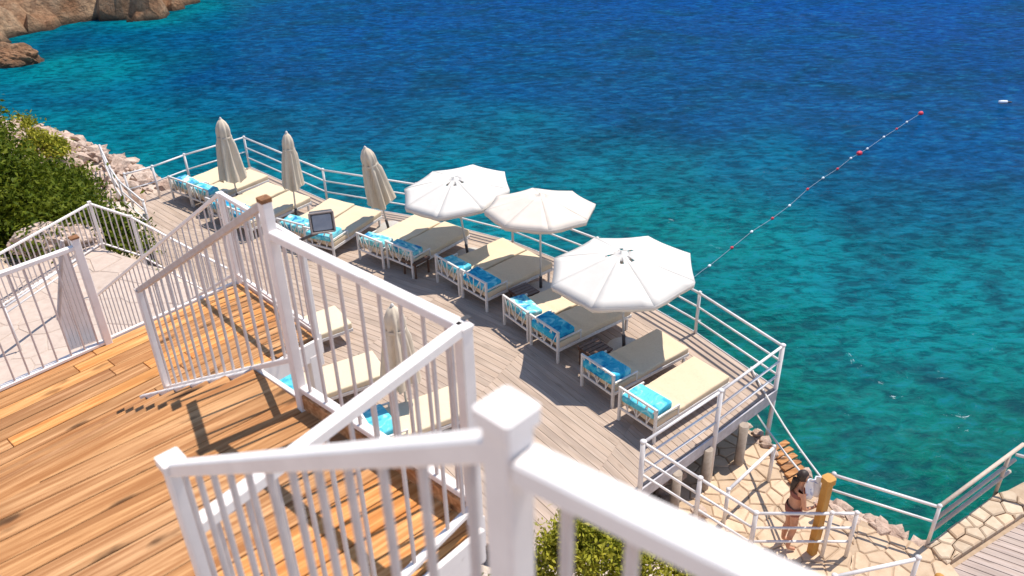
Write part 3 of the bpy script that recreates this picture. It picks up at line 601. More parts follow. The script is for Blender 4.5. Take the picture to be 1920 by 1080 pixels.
CL2=[W2(Cr),W2(Cf),W2(Cf-Ldir*3.9),W2(Cr-Ldir*4.2)]
strips(CL2,azL,.145,.009,cpl,W2(Cr),1.6)
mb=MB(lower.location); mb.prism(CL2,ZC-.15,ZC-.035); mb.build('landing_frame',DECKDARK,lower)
fascia(lower,Cr,Cf,ZC-.2,ZC+.02,V((.03,.025,0)))
fascia(lower,Cf,Cf-Ldir*3.9,ZC-.2,ZC+.02,dW*.03)
fascia(lower,Cr,Cr-Ldir*1.6,ZC-.2,ZC-.0,Wdir*.03)
for p in (Cr,Cf,Cf-Ldir*2.0,Cr-Ldir*1.5,Cr-Ldir*3.5): 
    mb=MB(lower.location); mb.post(p-Ldir*.08,ground_z(p.x,p.y)-.3,ZC-.15,.10); mb.build('support_post',WHITE,lower)
for p in (P865-Ldir*.1,P500-Ldir*.1,P865-Ldir*2.4,P500-Ldir*2.6): 
    mb=MB(upper.location); mb.post(p,ground_z(p.x,p.y)-.3,ZA-.16,.10); mb.build('support_post',WHITE,upper)
# ------------------------------------------------------------------ stair railings
def stair_rail(label,a,b,za,zb,h=1.05,nb=10,rw=.05,rh=.045,bw=.016,low=.14,topm=WHITE,h2=None,low2=None,lean=V((0,0,0)),balm=BALUSHADE,group=None,lowrail=True,ext=0):
    "sloping or level balustrade from base point a (height za) to b (height zb)"
    a=V((a.x,a.y,0));b=V((b.x,b.y,0)); o=V((a.x,a.y,za)); t=thing('stair_railing',label,'railing',o,0,group)
    A1=a+lean+V((0,0,za+h)); B1=b+lean+V((0,0,zb+(h if h2 is None else h2))); A0=a+V((0,0,za+low)); B0=b+V((0,0,zb+(low if low2 is None else low2)))
    mb=MB(o); mb.bar(A1,B1,rw,rh,.004); mb.build('top_rail',topm,t)
    if lowrail: mb=MB(o); mb.bar(A0,B0,.035,.03,.004); mb.build('bottom_rail',WHITE,t)
    for i in range(nb):
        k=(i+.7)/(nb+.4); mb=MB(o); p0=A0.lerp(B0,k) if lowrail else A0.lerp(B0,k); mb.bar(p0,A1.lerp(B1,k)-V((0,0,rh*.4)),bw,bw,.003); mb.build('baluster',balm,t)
    return t
def addpost(t,p,z0,z1,w=.055,lean=V((0,0,0)),cap=WHITE,capw=None,m=WHITE,caph=.03,az=43,open_=False):
    mb=MB(t.location); mb.post(p,z0,z1,w,az,.005,V(p)+lean); po=mb.build('post',m,t)
    mb=MB(t.location); mb.post(V(p)+lean,z1+.0005,z1+caph,capw or w*1.12,az,.004); c=mb.build('cap',cap,po)
    c.location=(0,0,0)
    return po
# R1: down the flight
lean=V((.0,.0,0))
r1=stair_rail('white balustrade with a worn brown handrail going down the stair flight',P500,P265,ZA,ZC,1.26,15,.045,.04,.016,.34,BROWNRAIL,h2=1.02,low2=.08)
addpost(r1,P265,ZC-.05,ZC+1.02,.055,cap=BROWNRAIL,caph=.012)
# R2: along the sea side of the upper landing
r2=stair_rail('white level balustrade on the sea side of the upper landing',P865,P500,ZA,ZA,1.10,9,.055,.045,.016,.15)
addpost(r2,P500,ZA-.25,ZA+1.27,.055,cap=RUST,caph=.022,capw=.058)
po=addpost(r2,P865,ZA-.25,ZA+1.10,.06,cap=WHITE,caph=.012)
mb=MB(r2.location); mb.box((P865.x+.012,P865.y+.03,ZA+1.128),(.036,.026,.004),43,.001); mb.build('open_tube_end',DARKMETAL,r2)
# R3: along the near edge
r3=stair_rail('white balustrade on the near edge of the upper landing, meeting the corner post',P865,P290,ZA,ZA,1.10,11,.05,.045,.016,.12)
# R4 + R5: beside the camera
ZD=7.64
r4=stair_rail('white balustrade beside the camera sloping down to a square newel',P950,P290,ZD,6.76,1.08,12,.042,.036,.015,.1)
addpost(r4,P290,ZA-.1,7.85,.05,cap=WHITE,capw=.066,caph=.028)
_e=at(1425,1080,8.705); _e.z=0; E5=P950+(_e-P950)*2.4
r5=stair_rail('thick white handrail nearest the camera at the lower edge of the picture',P950+V((.02,-.02,0)),E5,ZD,ZD,1.065,8,.052,.036,.016,.1)
addpost(r5,P950,ZD-.3,8.755,.05,cap=WHITE,capw=.062,caph=.025,az=45)
top=thing('stair_landing','uppermost wooden stair landing behind the thick white handrail','landing',(P950.x,P950.y,ZD))
d5=(E5-P950).normalized(); n5=V((d5.y,-d5.x,0)); n5=n5 if n5.y<0 else -n5
strips(ccw_([W2(P950),W2(E5),W2(E5+n5*1.5),W2(P950+n5*1.5)]),math.degrees(math.atan2(d5.y,d5.x)),.145,.006,lambda r,k:plank('plank',r,ZD-.03,ZD,math.degrees(math.atan2(d5.y,d5.x)),WOODA,top))
mb=MB(top.location); mb.prism([W2(P950),W2(E5),W2(E5+n5*1.5),W2(P950+n5*1.5)],ZD-.16,ZD-.035); mb.build('landing_frame',DECKDARK,top)
for p in (P950+n5*.1+d5*.1,E5+n5*.1-d5*.1): mb=MB(top.location); mb.post(p,ground_z(p.x,p.y)-.3,ZD-.16,.10); mb.build('support_post',WHITE,top)
# lower landing railings
rc=stair_rail('white balustrade on the sea side of the lower landing, behind the rusty post',Cr,Cf,ZC,ZC,1.0,13,.045,.04,.014,.1)
addpost(rc,Cr,ZC-.3,ZC+1.0,.055,cap=RUST,caph=.015); addpost(rc,Cf,ZC-.2,ZC+1.0,.055,caph=.012)
Fe=Cf+dW*4.6; ZF=ZC-3.0
r8=stair_rail('white balustrade going down from the lower landing to the stone path',Cf,Fe,ZC,ZF,1.0,30,.04,.035,.014,.12)
addpost(r8,Fe,ZF-.4,ZF+1.0,.05)
f2=thing('stair_flight','wooden stair flight from the lower landing down to the pale stone path','stairs',(Cf.x,Cf.y,ZF))
for k in range(1,16):
    a=Cf+dW*((k-1)*.30+.03); p=[a,a+dW*.30,a+dW*.30-Ldir*1.1,a-Ldir*1.1]; plank('tread',[W2(v) for v in p],ZC-k*.1875-.035,ZC-k*.1875,azL,WOODA,f2)
P190=at(203,643,ZC)
r6=stair_rail('white balustrade at the left edge of the lower landing',P190,P190-Ldir*1.5+dW*.0,ZC,ZC,1.0,12,.05,.04,.015,.02)
addpost(r6,P190,ZC-.05,ZC+1.08,.065,cap=RUST,caph=.015)
# boarded side panel by that post
pn=thing('stair_side_panel','white vertically boarded stair side panel left of the stone path','panel',(P190.x,P190.y,ZC))
pa=P190+dW*.22-Ldir*.03; pb=at(127,648,ZC)
nbd=7
for i in range(nbd):
    k0,k1=i/nbd,(i+1)/nbd-.01; q0=pa.lerp(pb,k0); q1=pa.lerp(pb,k1); z0=ZC+.98-.72*k0; z1=ZC+.98-.72*k1; n_=V((-(pb-pa).y,(pb-pa).x,0)).normalized()*.012
    mb=MB(pn.location); vs=[V((p.x,p.y,z))+s*n_ for s in (1,-1) for p,z in ((q0,ZC-.05),(q1,ZC-.05),(q1,z1),(q0,z0))]
    mb.add(vs,[[0,1,2,3],[7,6,5,4],[0,4,5,1],[1,5,6,2],[2,6,7,3],[3,7,4,0]]); mb.build('board',WHITE,pn)
mb=MB(pn.location); mb.bar(V((pa.x,pa.y,ZC+1.0)),V((pb.x,pb.y,ZC+.28)),.04,.025); mb.build('capping',BROWNRAIL,pn)
# floodlight on the lower landing railing post
fl=at(604,417,ZC+1.24); LAMPF=simple('lamp_frame_paint',(.24,.19,.17),(.30,.25,.23),20,.5,.1)
lamp=thing('floodlight','small grey floodlight in a dark frame on the lower landing post','lamp',(fl.x,fl.y,ZC+1.0))
nv=V((-fl.x,-fl.y,1.5)).normalized(); rt=nv.cross(V((0,0,1))).normalized(); up_=rt.cross(nv)
c0=fl
def slab(mb,c,w,h,d): 
    return mb.bar(c-nv*d/2,c+nv*d/2,w,h,.008,up=tuple(up_))
mb=MB(lamp.location); slab(mb,c0-nv*.05,.19,.17,.09); mb.build('housing',DARKMETAL,lamp)
mb=MB(lamp.location); slab(mb,c0+nv*.0,.155,.13,.012); mb.build('lens',TABLETRIM,lamp)
for sgn in (-1,1):
    mb=MB(lamp.location); mb.bar(c0+rt*.095*sgn-up_*.085+nv*.006,c0+rt*.095*sgn+up_*.085+nv*.006,.016,.016); mb.build('frame_bar',LAMPF,lamp)
    mb=MB(lamp.location); mb.bar(c0-rt*.095+up_*.083*sgn+nv*.006,c0+rt*.095+up_*.083*sgn+nv*.006,.016,.016); mb.build('frame_bar',LAMPF,lamp)
mb=MB(lamp.location); mb.tube([V((Cr.x,Cr.y,ZC+1.0)),c0-nv*.06-up_*.08],.014,8); mb.build('bracket',DARKMETAL,lamp)
# ------------------------------------------------------------------ stone path with its railing
ZP=1.5
def voronoi(poly,cell,fn,gap=.012,jit=.42):
    xs=[p[0] for p in poly]; ys=[p[1] for p in poly]; pts=[]
    for i in range(int((max(xs)-min(xs))/cell)+3):
        for j in range(int((max(ys)-min(ys))/cell)+3):
            pts.append((min(xs)-cell+(i+.5*(j%2))*cell+random.uniform(-jit,jit)*cell,min(ys)-cell+j*cell+random.uniform(-jit,jit)*cell))
    for p in pts:
        q=poly
        for r in pts:
            if r is p or abs(r[0]-p[0])>cell*2.6 or abs(r[1]-p[1])>cell*2.6: continue
            nx,ny=r[0]-p[0],r[1]-p[1]; l=math.hypot(nx,ny); nx/=l;ny/=l
            q=clip(q,nx,ny,nx*(p[0]+r[0])/2+ny*(p[1]+r[1])/2-gap/2)
            if len(q)<3: break
        if len(q)>=3 and abs(area(q))>.006: fn(q)
def ccw(p): return p if area(p)>0 else p[::-1]
path=tag(MB((0,0,0)).prism(ccw([W2(at(175,460,ZP)),W2(at(254,486,ZP)),W2(at(445,580,ZP)),(-4.2,9.4),(-6.5,8.6),(-9.8,10.6),(-10.6,14.2)]),.6,ZP-.012).build('stone_path',PGROUT),'pale stone paved path at the foot of the stairs',None,None,'structure')
PP=[W2(at(175,460,ZP)),W2(at(254,486,ZP)),W2(at(445,580,ZP)),(-4.2,9.4),(-6.5,8.6),(-9.8,10.6),(-10.6,14.2)]
def pst(q): x=plank('paving_stone',q,ZP-.03,ZP+random.uniform(-.006,.006),0,PATHM,None,.012); x.parent=path
voronoi(ccw(PP),.62,pst,.012)
c7=at(168,382,2.46); c7.z=0; l7=at(-30,492,2.46); r7=at(246,408,2.2)
t7=stair_rail('white balustrade in front of the green shrub, left of its corner post',c7,V((l7.x,l7.y,0)),ZP,ZP,.96,22,.045,.04,.022,.05)
addpost(t7,c7,ZP-.2,ZP+.98,.06)
r7b=V((r7.x,r7.y,0)); t7b=stair_rail('short white balustrade right of the corner post before the shrub',c7,r7b,ZP,ZP-.25,.96,6,.045,.04,.022,.05)
e7=at(425,500,1.75); t7c=stair_rail('white balustrade going from the shrub down along the path to the deck',r7b,V((e7.x,e7.y,0)),ZP-.25,.75,.96,20,.04,.035,.016,.05)
addpost(t7c,r7b,.6,ZP+.72,.055)
a9=at(8,578,2.35); b9=at(155,479,2.35)
pipe_rail('path_handrail','thin double white handrail crossing the pale path at the left',[(a9.x,a9.y,ZP),(b9.x,b9.y,ZP)],ZP,.88,(.76,.86),r=.02,pr=.02)
# low stone wall mass seen behind the left balustrade
wr_=bigrock('boulder',at(88,462,ZP)+V((.1,.2,.0)),(.85,.5,.38),9,'pinkish boulder behind the white balustrade below the shrub',ROCKP)
# ------------------------------------------------------------------ quay, lower right
ZQ=-1.05
Q=[W2(at(1385,785,ZQ)),W2(at(1560,950,ZQ)),W2(at(1640,968,ZQ)),W2(at(1735,1026,ZQ)),(6.75,8.87),(5.6,7.2),(3.0,8.0),(1.9,10.2),(3.2,12.2)]
terr=tag(MB().prism(ccw([W2(at(1385,785,ZQ)),W2(at(1560,950,ZQ)),(6.55,9.2),(6.75,8.87),(7.2,6.0),(4.0,6.0),(2.2,8.6),(1.9,10.2),(3.2,12.2)]),-2.9,ZQ-.02).build('stone_terrace',GROUT),'cream crazy-paved stone terrace below the deck',None,None,'structure')
TP=ccw([W2(at(1385,785,ZQ)),W2(at(1560,950,ZQ)),(6.55,9.2),(6.75,8.87),(7.2,6.0),(4.0,6.0),(2.2,8.6),(1.9,10.2),(3.2,12.2)])
def tst(q): x=plank('flagstone',q,ZQ-.04,ZQ+random.uniform(-.008,.01),0,STONE,None,.014); x.parent=terr
# terrace outline is nearly convex; pave it in two convex pieces
voronoi(ccw([TP_ for TP_ in [W2(at(1385,785,ZQ)),W2(at(1560,950,ZQ)),(5.6,9.72),(4.0,6.0),(2.2,8.6),(1.9,10.2),(3.2,12.2)]]),.31,tst,.018)
voronoi(ccw([(5.62,9.70),(6.55,9.2),(6.75,8.87),(7.2,6.0),(4.03,6.0)]),.34,tst,.018)
# rubble along the water side
wall=thing('rubble_edging','rubble stone edging along the water side of the terrace under the deck','wall',(4.6,11.5,ZQ))
for i in range(46):
    k=random.random(); p=V((*Q[0],0)).lerp(V((*Q[1],0)),k*1.0); s=random.uniform(.07,.15); o=bpy.data.objects.new('stone',random.choice(RV[:6])); C.objects.link(o); o.parent=wall
    o.location=V((p.x+random.uniform(-.14,.14),p.y+random.uniform(-.14,.14),ZQ+random.uniform(-.15,.06)))-wall.location; o.scale=(s*1.2,s,s*.8); o.rotation_euler=(0,0,random.uniform(0,6))
for i in range(60):
    x=random.uniform(2.0,3.6); y=10.9-(x-2)*.4+random.uniform(-.6,.9); s=random.uniform(.08,.17); o=bpy.data.objects.new('stone',random.choice(RV[:6])); C.objects.link(o); o.parent=wall
    o.location=V((x-.55,y-.35,ZQ+random.uniform(-.05,.18)))-wall.location; o.scale=(s*1.2,s,s*.8); o.rotation_euler=(0,0,random.uniform(0,6))
for i in range(34):
    k=random.random(); p=V((*W2(at(1560,950,ZQ)),0)).lerp(V((6.6,9.2,0)),k); s=random.uniform(.09,.17); o=bpy.data.objects.new('stone',random.choice(RV[:6])); C.objects.link(o); o.parent=wall
    o.location=V((p.x+random.uniform(-.08,.14),p.y+random.uniform(-.08,.14),ZQ+random.uniform(-.14,.0)))-wall.location; o.scale=(s*1.3,s,s*.7); o.rotation_euler=(0,0,random.uniform(0,6))
# jetty with stone kerb on the far right
jet=tag(MB().prism(ccw([W2(at(1735,1026,ZQ)),W2(at(1885,918,ZQ)),(14,13.2),(14,4),(7,5.5)]),-2.9,ZQ-.06).build('jetty',GROUT),'jetty floor of pale boards at the right edge',None,None,'structure')
k0,k1,k2,k3=at(1735,1026,ZQ),at(1885,915,ZQ),at(1935,955,ZQ),at(1775,1060,ZQ)
def kst(q): x=plank('kerb_stone',q,ZQ-.2,ZQ+.06+random.uniform(-.012,.014),0,STONE if random.random()<.5 else KERB,None,.022); x.parent=jet
voronoi(ccw([W2(k0),W2(k1),W2(k2),W2(k3)]),.27,kst,.016)
jp=[W2(k3+V((.06,-.06,0))),W2(k2+V((.06,-.06,0))),(12,7),(9.5,5.2),(6.9,6.4)]
jaz=math.degrees(math.atan2((k2-k3).y,(k2-k3).x))-62
def jpl(r,k): x=plank('plank',r,ZQ-.05,ZQ-.02,jaz,PLANKR,None); x.parent=jet
strips(ccw(jp),jaz,.14,.012,jpl)
# railings of the quay
c1=at(1418,962,-.1); c2=at(1607,962,-.1); c0=V((*IN[-1],0))
pipe_rail('quay_railing','white three-bar railing sloping from the deck corner down to the terrace',[(c0.x,c0.y,0),(at(1313,897,.35)).to_tuple()[:2]+(-.6,),(c1.x,c1.y,ZQ)],0,.95,LV,posts={1:0,2:0},pr=.038)
pipe_rail('quay_railing','white three-bar level railing in front of the woman',[(c1.x,c1.y,ZQ),(at(1560,962,-.1)).to_tuple()[:2]+(ZQ,),(c2.x,c2.y,ZQ)],ZQ,.95,(.33,.63,.94),posts={1:0,2:0},pr=.032)
a=at(1452,838,-.25); b=at(1366,918,-.25)
pipe_rail('quay_railing','single sloping white handrail under the deck corner',[(a.x,a.y,ZQ),(b.x,b.y,ZQ)],ZQ,.8,(.79,),r=.03,posts={0:0,1:0})
g0=at(1547,960,ZQ); g1=at(1738,1022,ZQ)
pipe_rail('quay_railing','white two-bar pipe railing along the water right of the ochre post',[(g0.x,g0.y,ZQ),(g1.x,g1.y,ZQ)],ZQ,.86,(.52,.84),r=.026,pr=.03)
h1=at(1866,925,ZQ); dh=(h1-g1).normalized()
t=thing('jetty_railing','bleached wooden three-bar rail along the jetty edge','railing',(g1.x,g1.y,ZQ))
for z,e in ((.86,.42),(.58,.3),(.34,.26)):
    mb=MB(t.location); mb.tube([g1+V((0,0,z)),h1+dh*e+V((0,0,z+.03))],.035,8); mb.build('rail',WOODRAIL,t)
mb=MB(t.location); mb.tube([h1+V((0,0,-.1)),h1+V((0,0,.88))],.03,8); mb.build('post',WOODRAIL,t)
p=h1+dh*.3; 
pipe_rail('jetty_railing','white pipe rail leaving the right edge of the picture',[(p.x-.1,p.y-.1,ZQ),(p.x+1.8,p.y-1.1,ZQ)],ZQ,.84,(.82,),r=.028,posts={1:0})
a=at(1565,1080,.1); b=at(1722,1046,.1)
pipe_rail('quay_railing','short white handrail at the lower edge of the picture below the paving',[(a.x,a.y,ZQ),(b.x,b.y,ZQ)],ZQ,1.15,(1.13,),r=.03,pr=.035)
# ochre post, rope, towel
yp=at(1522,1036,ZQ); yt=thing('ochre_post','tall ochre painted square timber post on the terrace','post',yp)
ty=at(1541,884,.45)
mb=MB(yp); mb.post(yp,ZQ,.46,.125,25,.012); mb.build('shaft',YELLOW,yt)
mb=MB(yp); mb.post(yp,.46,.56,.175,25,.03); mb.build('cap',YELLOW,yt)
r0=at(1390,770,-.1)
rp=MB(); u0=V((yp.x,yp.y,.40)); u1=V((OUT[-1][0]-.3,OUT[-1][1]+.6,.05)); rp.tube([u0.lerp(u1,i/10)-V((0,0,.12*math.sin(math.pi*i/10))) for i in range(11)],.018,6)
tag(rp.build('rope',ROPE),'upper pale rope stretched from the ochre post to the deck','rope','ropes at the ochre post')
rp=MB(); u0=V((yp.x,yp.y,.12)); u1=V((OUT[-1][0]-.5,OUT[-1][1]+.5,-.35)); rp.tube([u0.lerp(u1,i/10)-V((0,0,.10*math.sin(math.pi*i/10))) for i in range(11)],.02,6)
tag(rp.build('rope',ROPE),'lower pale rope stretched from the ochre post to the deck','rope','ropes at the ochre post')
bm=bmesh.new(); bmesh.ops.create_grid(bm,x_segments=10,y_segments=12,size=.5)
for v in bm.verts:
    x,y=v.co.x,v.co.y; v.co=V((x*.28,.03*math.sin(x*13)+.02*math.sin(y*7),y*.42-.03*abs(x)))
me=bpy.data.meshes.new('towel'); bm.to_mesh(me); bm.free(); me.materials.append(towel('white_blue_cloth',(.05,.12,.45),(.78,.80,.84),(.82,.82,.85)))
for f in me.polygons: f.use_smooth=True
o=bpy.data.objects.new('hanging_cloth',me); C.objects.link(o); o.location=V((yp.x-.16,yp.y+.08,.28)); o.rotation_euler=(0,0,rad(20)); o.modifiers.new('thick','SOLIDIFY').thickness=.012; tag(o,'white and blue cloth hanging beside the ochre post','cloth')
mb=MB(); p=at(1765,1074,ZQ+.3); mb.lathe((p.x,p.y,ZQ),[(.055,0),(.055,.16),(.075,.18),(.07,.22),(.03,.25),(.003,.255)],14); tag(mb.build('bollard',YELLOW),'small ochre bollard at the lower right corner','bollard')
# wooden steps beside the woman
st=thing('wooden_steps','weathered wooden steps behind the woman on the terrace','steps',at(1480,880,ZQ))
for k in range(6):
    a=at(1446+k*7,848+k*12,ZQ); dirx=V((.85,.5,0)); mb=MB(st.location); mb.bar(a+V((0,0,.05)),a+dirx*.42+V((0,0,.05)),.12,.04); mb.build('board',WOODA,st)
# ------------------------------------------------------------------ buoy line and float
bl=[at(*p,SEA) for p in ((1318,508),(1330,500),(1372,466),(1409,436),(1448,411),(1480,387),(1514,356),(1543,335),(1570,318),(1595,298),(1611,289),(1626,280),(1657,258),(1681,243),(1700,230),(1726,214))]
kinds='.wrwrwrwrwRwwrwR'
far=bl[0]+(bl[0]-bl[3])*1.2
mb=MB(); mb.tube([V((far.x,far.y,SEA+.02))]+[V((p.x,p.y,SEA+.03)) for p in bl],.006,6); tag(mb.build('buoy_rope',simple('wet_rope',(.30,.38,.44),(.22,.30,.36),40,.8,.2)),'pale rope with small buoys running out across the water','rope')
names={'w':'white','r':'red','R':'large red'}
for i,(p,k) in enumerate(zip(bl,kinds)):
    if k=='.': continue
    mb=MB(); r={'w':.042,'r':.045,'R':.10}[k]; d=(bl[-1]-bl[0]).normalized()
    L_=r*1.5; mb.tube([V((0,0,0))+d*(-L_+2*L_*t/8) for t in range(9)],[max(.01,r*math.sqrt(max(0,1-((t-4)/4.2)**2))) for t in range(9)],10)
    o=mb.build('buoy',WHITEB if k=='w' else REDB,None,(p.x,p.y,SEA+.03)); ordn=['first','second','third','fourth','fifth','sixth','seventh','eighth'][[j for j in range(len(kinds)) if kinds[j]==k].index(i)]
    tag(o,f'{names[k]} buoy on the rope, {ordn} {names[k]} one out from the deck','buoy','buoys on the swimming line')
fp=at(1880,194,SEA); t=thing('float','small white mooring float lying far out on the water','float',(fp.x,fp.y,SEA))
mb=MB(t.location); mb.tube([fp+V((x,0,.07)) for x in (-.20,-.17,0,.17,.20)],[.02,.065,.075,.065,.02],12); mb.build('body',WHITEB,t)
mb=MB(t.location); mb.tube([fp+V((.18,0,.07)),fp+V((.42,.1,.02))],.03,6); mb.build('mooring_line',DARKMETAL,t)
# ------------------------------------------------------------------ shrubs
def foliage(name,lobes,nleaf,size,m,parent,seed,jit=.28,flat=.0):
    r=np.random.default_rng(seed); tot=sum(l[3]*l[4]*l[5] for l in lobes); P=[]
    for (x,y,z,a,b,c) in lobes:
        k=int(nleaf*a*b*c/tot); nc=max(8,int(k/45)); d=r.normal(size=(nc,3)); d/=np.linalg.norm(d,axis=1)[:,None]; d[:,2]=np.where(d[:,2]<-.35,-d[:,2],d[:,2]); rr=r.uniform(.45,1.08,nc)**.6
        cc=d*rr[:,None]*np.array((a,b,c))+np.array((x,y,z)); idx=r.integers(0,nc,k); P.append(cc[idx]+r.normal(size=(k,3))*jit*np.array((1,1,.7))*r.uniform(.4,1.1,(k,1)))
    P=np.concatenate(P); k=len(P); n=r.normal(size=(k,3))+np.array((0,0,.7)); n/=np.linalg.norm(n,axis=1)[:,None]; t=r.normal(size=(k,3)); t-=n*(t*n).sum(1)[:,None]; t/=np.linalg.norm(t,axis=1)[:,None]; b=np.cross(n,t)
    s=size*r.uniform(.6,1.35,(k,1)); v=np.stack([P-t*s,P+b*s*.42+n*s*.1,P+t*s,P-b*s*.42+n*s*.1],1).reshape(-1,3)-np.array(parent.location)
    me=bpy.data.meshes.new(name); me.vertices.add(len(v)); me.vertices.foreach_set('co',v.astype(np.float32).ravel()); me.loops.add(4*k); me.loops.foreach_set('vertex_index',np.arange(4*k,dtype=np.int32)); me.polygons.add(k); me.polygons.foreach_set('loop_start',np.arange(0,4*k,4,dtype=np.int32)); me.polygons.foreach_set('loop_total',np.full(k,4,dtype=np.int32)); me.update(calc_edges=True); me.validate(); me.materials.append(m)
    o=bpy.data.objects.new(name,me); C.objects.link(o); o.parent=parent; return o
def shrub(label,base,lobes,nleaf,size,m,seed,name='shrub',jit=.28):
    t=thing(name,label,'shrub',base); r=random.Random(seed)
    foliage('crown',lobes,nleaf,size,m,t,seed,jit)
    for i,l in enumerate(lobes):
        mb=MB(base); b=V(base)+V((r.uniform(-.1,.1),r.uniform(-.1,.1),-.2)); e=V(l[:3]); mb.tube([b,b.lerp(e,.5)+V((r.uniform(-.15,.15),r.uniform(-.15,.15),.1)),e+V((0,0,l[5]*.5))],[.06,.04,.012],7); mb.build('stem',BARK,t)
    return t
def gz(x,y): return ground_z(x,y)
lb=lambda x,y,dz,a,b,c:(x,y,gz(x,y)+dz,a,b,c)
shrub('broad dark green shrub filling the left edge above the white balustrade',(-12.2,17.2,gz(-12.2,17.2)),[lb(-12.6,17.6,.9,1.7,1.5,1.2),lb(-13.6,18.9,1.0,1.3,1.2,1.1),lb(-12.2,16.2,.6,1.4,1.1,.9),lb(-14.2,17.0,1.2,1.4,1.2,1.3),lb(-14.6,21.0,1.0,1.3,1.2,1.1),lb(-16.4,22.6,1.2,1.5,1.3,1.3),lb(-18.0,24.0,1.3,1.6,1.4,1.4)],58000,.07,LEAF1,11)
shrub('rounded green shrub between the rock bank and the balustrade corner post',(-10.6,17.4,gz(-10.6,17.4)),[lb(-10.9,17.4,.55,1.15,1.1,.85),lb(-11.4,18.9,.6,1.1,1.0,.85),lb(-9.9,16.6,.5,.9,.8,.75),lb(-8.95,16.55,.45,.65,.55,.6),lb(-9.7,15.75,.35,.6,.5,.5)],36000,.065,LEAF1,12)
p=at(42,228,1.6); shrub('thin olive sprig standing above the green shrub',(p.x,p.y,gz(p.x,p.y)),[(p.x,p.y,1.35,.30,.30,.45),(p.x+.5,p.y-.3,.75,.7,.6,.6)],3200,.06,LEAF2,13,jit=.14)
p=at(1130,1015,3.0); shrub('bright yellow-green shrub under the nearest handrail',(p.x,p.y,gz(p.x,p.y)),[(p.x-.1,p.y+.0,2.80,.45,.42,.42),(p.x+.5,p.y-.22,2.72,.46,.4,.34),(p.x+.95,p.y-.45,2.45,.4,.4,.35),(p.x-.28,p.y+.18,2.6,.32,.3,.52),(p.x-.75,p.y-.15,2.4,.35,.35,.35)],13000,.034,LEAF2,14,jit=.10)
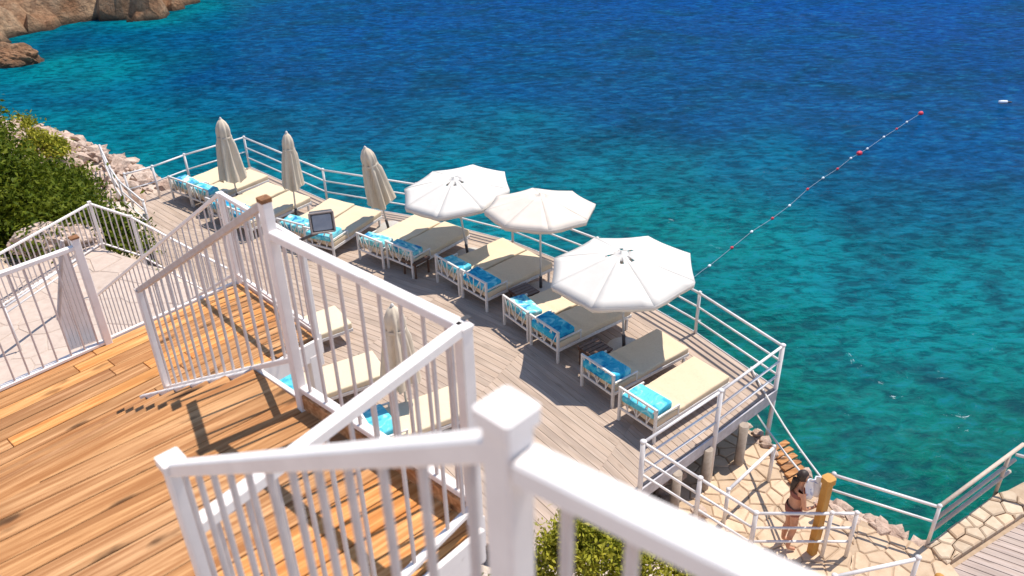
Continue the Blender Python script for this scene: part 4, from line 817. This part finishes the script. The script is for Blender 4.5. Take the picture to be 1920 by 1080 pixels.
# ------------------------------------------------------------------ woman on the terrace
def person():
    fp=at(1473,1024,ZQ); az=rad(8); t=thing('person','woman with long dark hair standing behind the white railing beside the ochre post','person',(fp.x,fp.y,ZQ),az)
    # local frame: +X is where she faces, +Y her left
    J={'pel':(0,0,.92,.125,.115),'wai':(.01,0,1.06,.10,.09),'che':(.02,0,1.24,.125,.10),'nek':(.035,0,1.40,.05,.05),'hdb':(.055,0,1.48,.05,.055),'hd':(.07,0,1.57,.082,.092),'top':(.06,0,1.645,.055,.06),
       'lh':(-.01,.085,.86,.085,.085),'lk':(.03,.095,.47,.056,.056),'lc':(-.01,.098,.36,.056,.056),'la':(-.02,.10,.09,.035,.035),'lt':(.12,.115,.035,.03,.025),
       'rh':(-.01,-.085,.86,.085,.085),'rk':(.02,-.09,.47,.056,.056),'rc':(-.02,-.094,.36,.056,.056),'ra':(-.03,-.10,.09,.035,.035),'rt':(.11,-.12,.035,.03,.025),
       'ls':(.015,.165,1.335,.05,.05),'le':(.06,.22,1.07,.038,.038),'lw':(.26,.16,1.01,.026,.024),'lp':(.33,.13,1.01,.03,.018),
       'rs':(.015,-.165,1.335,.05,.05),'re':(.05,-.22,1.07,.038,.038),'rw':(.25,-.14,1.00,.026,.024),'rp':(.32,-.11,1.0,.03,.018)}
    for s,y in (('l',1),('r',-1)):
        px,py,pz=J[s+'p'][:3]
        for i,(dy,ln) in enumerate(((-.026,.07),(-.009,.08),(.009,.078),(.025,.062))):
            J[f'{s}f{i}']=(px+.045,py+dy*1.1,pz+.004,.0085,.0085); J[f'{s}g{i}']=(px+.045+ln*.55,py+dy*1.15-y*.006,pz-.008,.008,.008); J[f'{s}h{i}']=(px+.045+ln*.8,py+dy*1.15-y*.01,pz-.035,.007,.007)
        J[s+'th']=(px+.0,py-y*.036,pz-.006,.010,.010); J[s+'tg']=(px+.035,py-y*.055,pz-.016,.0085,.0085)
    E_=[('pel','wai'),('wai','che'),('che','nek'),('nek','hdb'),('hdb','hd'),('hd','top')]
    for s in 'lr': 
        E_+=[('pel',s+'h'),(s+'h',s+'k'),(s+'k',s+'c'),(s+'c',s+'a'),(s+'a',s+'t'),('che',s+'s'),(s+'s',s+'e'),(s+'e',s+'w'),(s+'w',s+'p'),(s+'p',s+'th'),(s+'th',s+'tg')]
        for i in range(4): E_+=[(s+'p',f'{s}f{i}'),(f'{s}f{i}',f'{s}g{i}'),(f'{s}g{i}',f'{s}h{i}')]
    ks=list(J); me=bpy.data.meshes.new('body'); me.from_pydata([J[k][:3] for k in ks],[(ks.index(a),ks.index(b)) for a,b in E_],[]); me.materials.append(SKIN)
    o=bpy.data.objects.new('body',me); C.objects.link(o); o.parent=t; sk=o.modifiers.new('Skin','SKIN'); sk.use_smooth_shade=True
    for i,k in enumerate(ks): me.skin_vertices[0].data[i].radius=J[k][3:]; me.skin_vertices[0].data[i].use_root=(k=='pel')
    su=o.modifiers.new('sub','SUBSURF'); su.levels=2; su.render_levels=2
    hb=bmesh.new()   # hair: cap and a loose tail down the back
    bmesh.ops.create_uvsphere(hb,u_segments=20,v_segments=14,radius=1)
    for v in hb.verts:
        p=v.co.copy(); x,y,z=p; f=.93+.05*noise.noise(p*6)
        if x>.25 and z<.35: f*=.75
        v.co=V((x*.105*f-.012,y*.098*f,z*.115*f))+V((.06,0,1.60))
    m2=bpy.data.meshes.new('hair'); hb.to_mesh(m2); hb.free(); m2.materials.append(HAIR)
    for f in m2.polygons: f.use_smooth=True
    h=bpy.data.objects.new('hair',m2); C.objects.link(h); h.parent=t
    mb=MB(); mb.tube([(-.02,0,1.61),(-.055,.0,1.54),(-.065,.01,1.46),(-.085,.01,1.38),(-.10,.015,1.29)],[.06,.062,.05,.045,.015],12); mb.build('hair',HAIR,t)
    mb=MB(); mb.tube([(0,0,.82),(0,0,.90),(0,0,.985)],[.150,.168,.150],20,False); pn_=mb.build('swimsuit_bottom',SUIT,t)
    for v in pn_.data.vertices: v.co.x*=.80
    mb=MB(); mb.tube([(.02,0,1.20),(.02,0,1.26),(.02,0,1.30)],[.135,.150,.142],20,False); pt_=mb.build('swimsuit_top',SUIT,t)
    for v in pt_.data.vertices: v.co.x=.02+(v.co.x-.02)*.86
    mb=MB(); 
    for y in (.033,-.033): mb.lathe((.137,y,1.575),[(.004,-.018),(.022,-.014),(.024,0),(.022,.012),(.004,.017)],10)
    mb.bar((.145,-.06,1.582),(.145,.06,1.582),.008,.008,.002); mb.build('sunglasses',DARKMETAL,t)
    mb=MB(); mb.lathe((.148,0,1.535),[(.004,-.012),(.014,-.006),(.011,.008),(.004,.022)],8); mb.build('nose',SKIN,t)
    mb=MB(); mb.bar((.142,-.022,1.507),(.142,.022,1.507),.010,.012,.003); mb.build('mouth',simple('lips',(.40,.14,.12),(.34,.11,.10),20,.5,0),t)
    t.scale=(.95,.95,.95); return t
person()
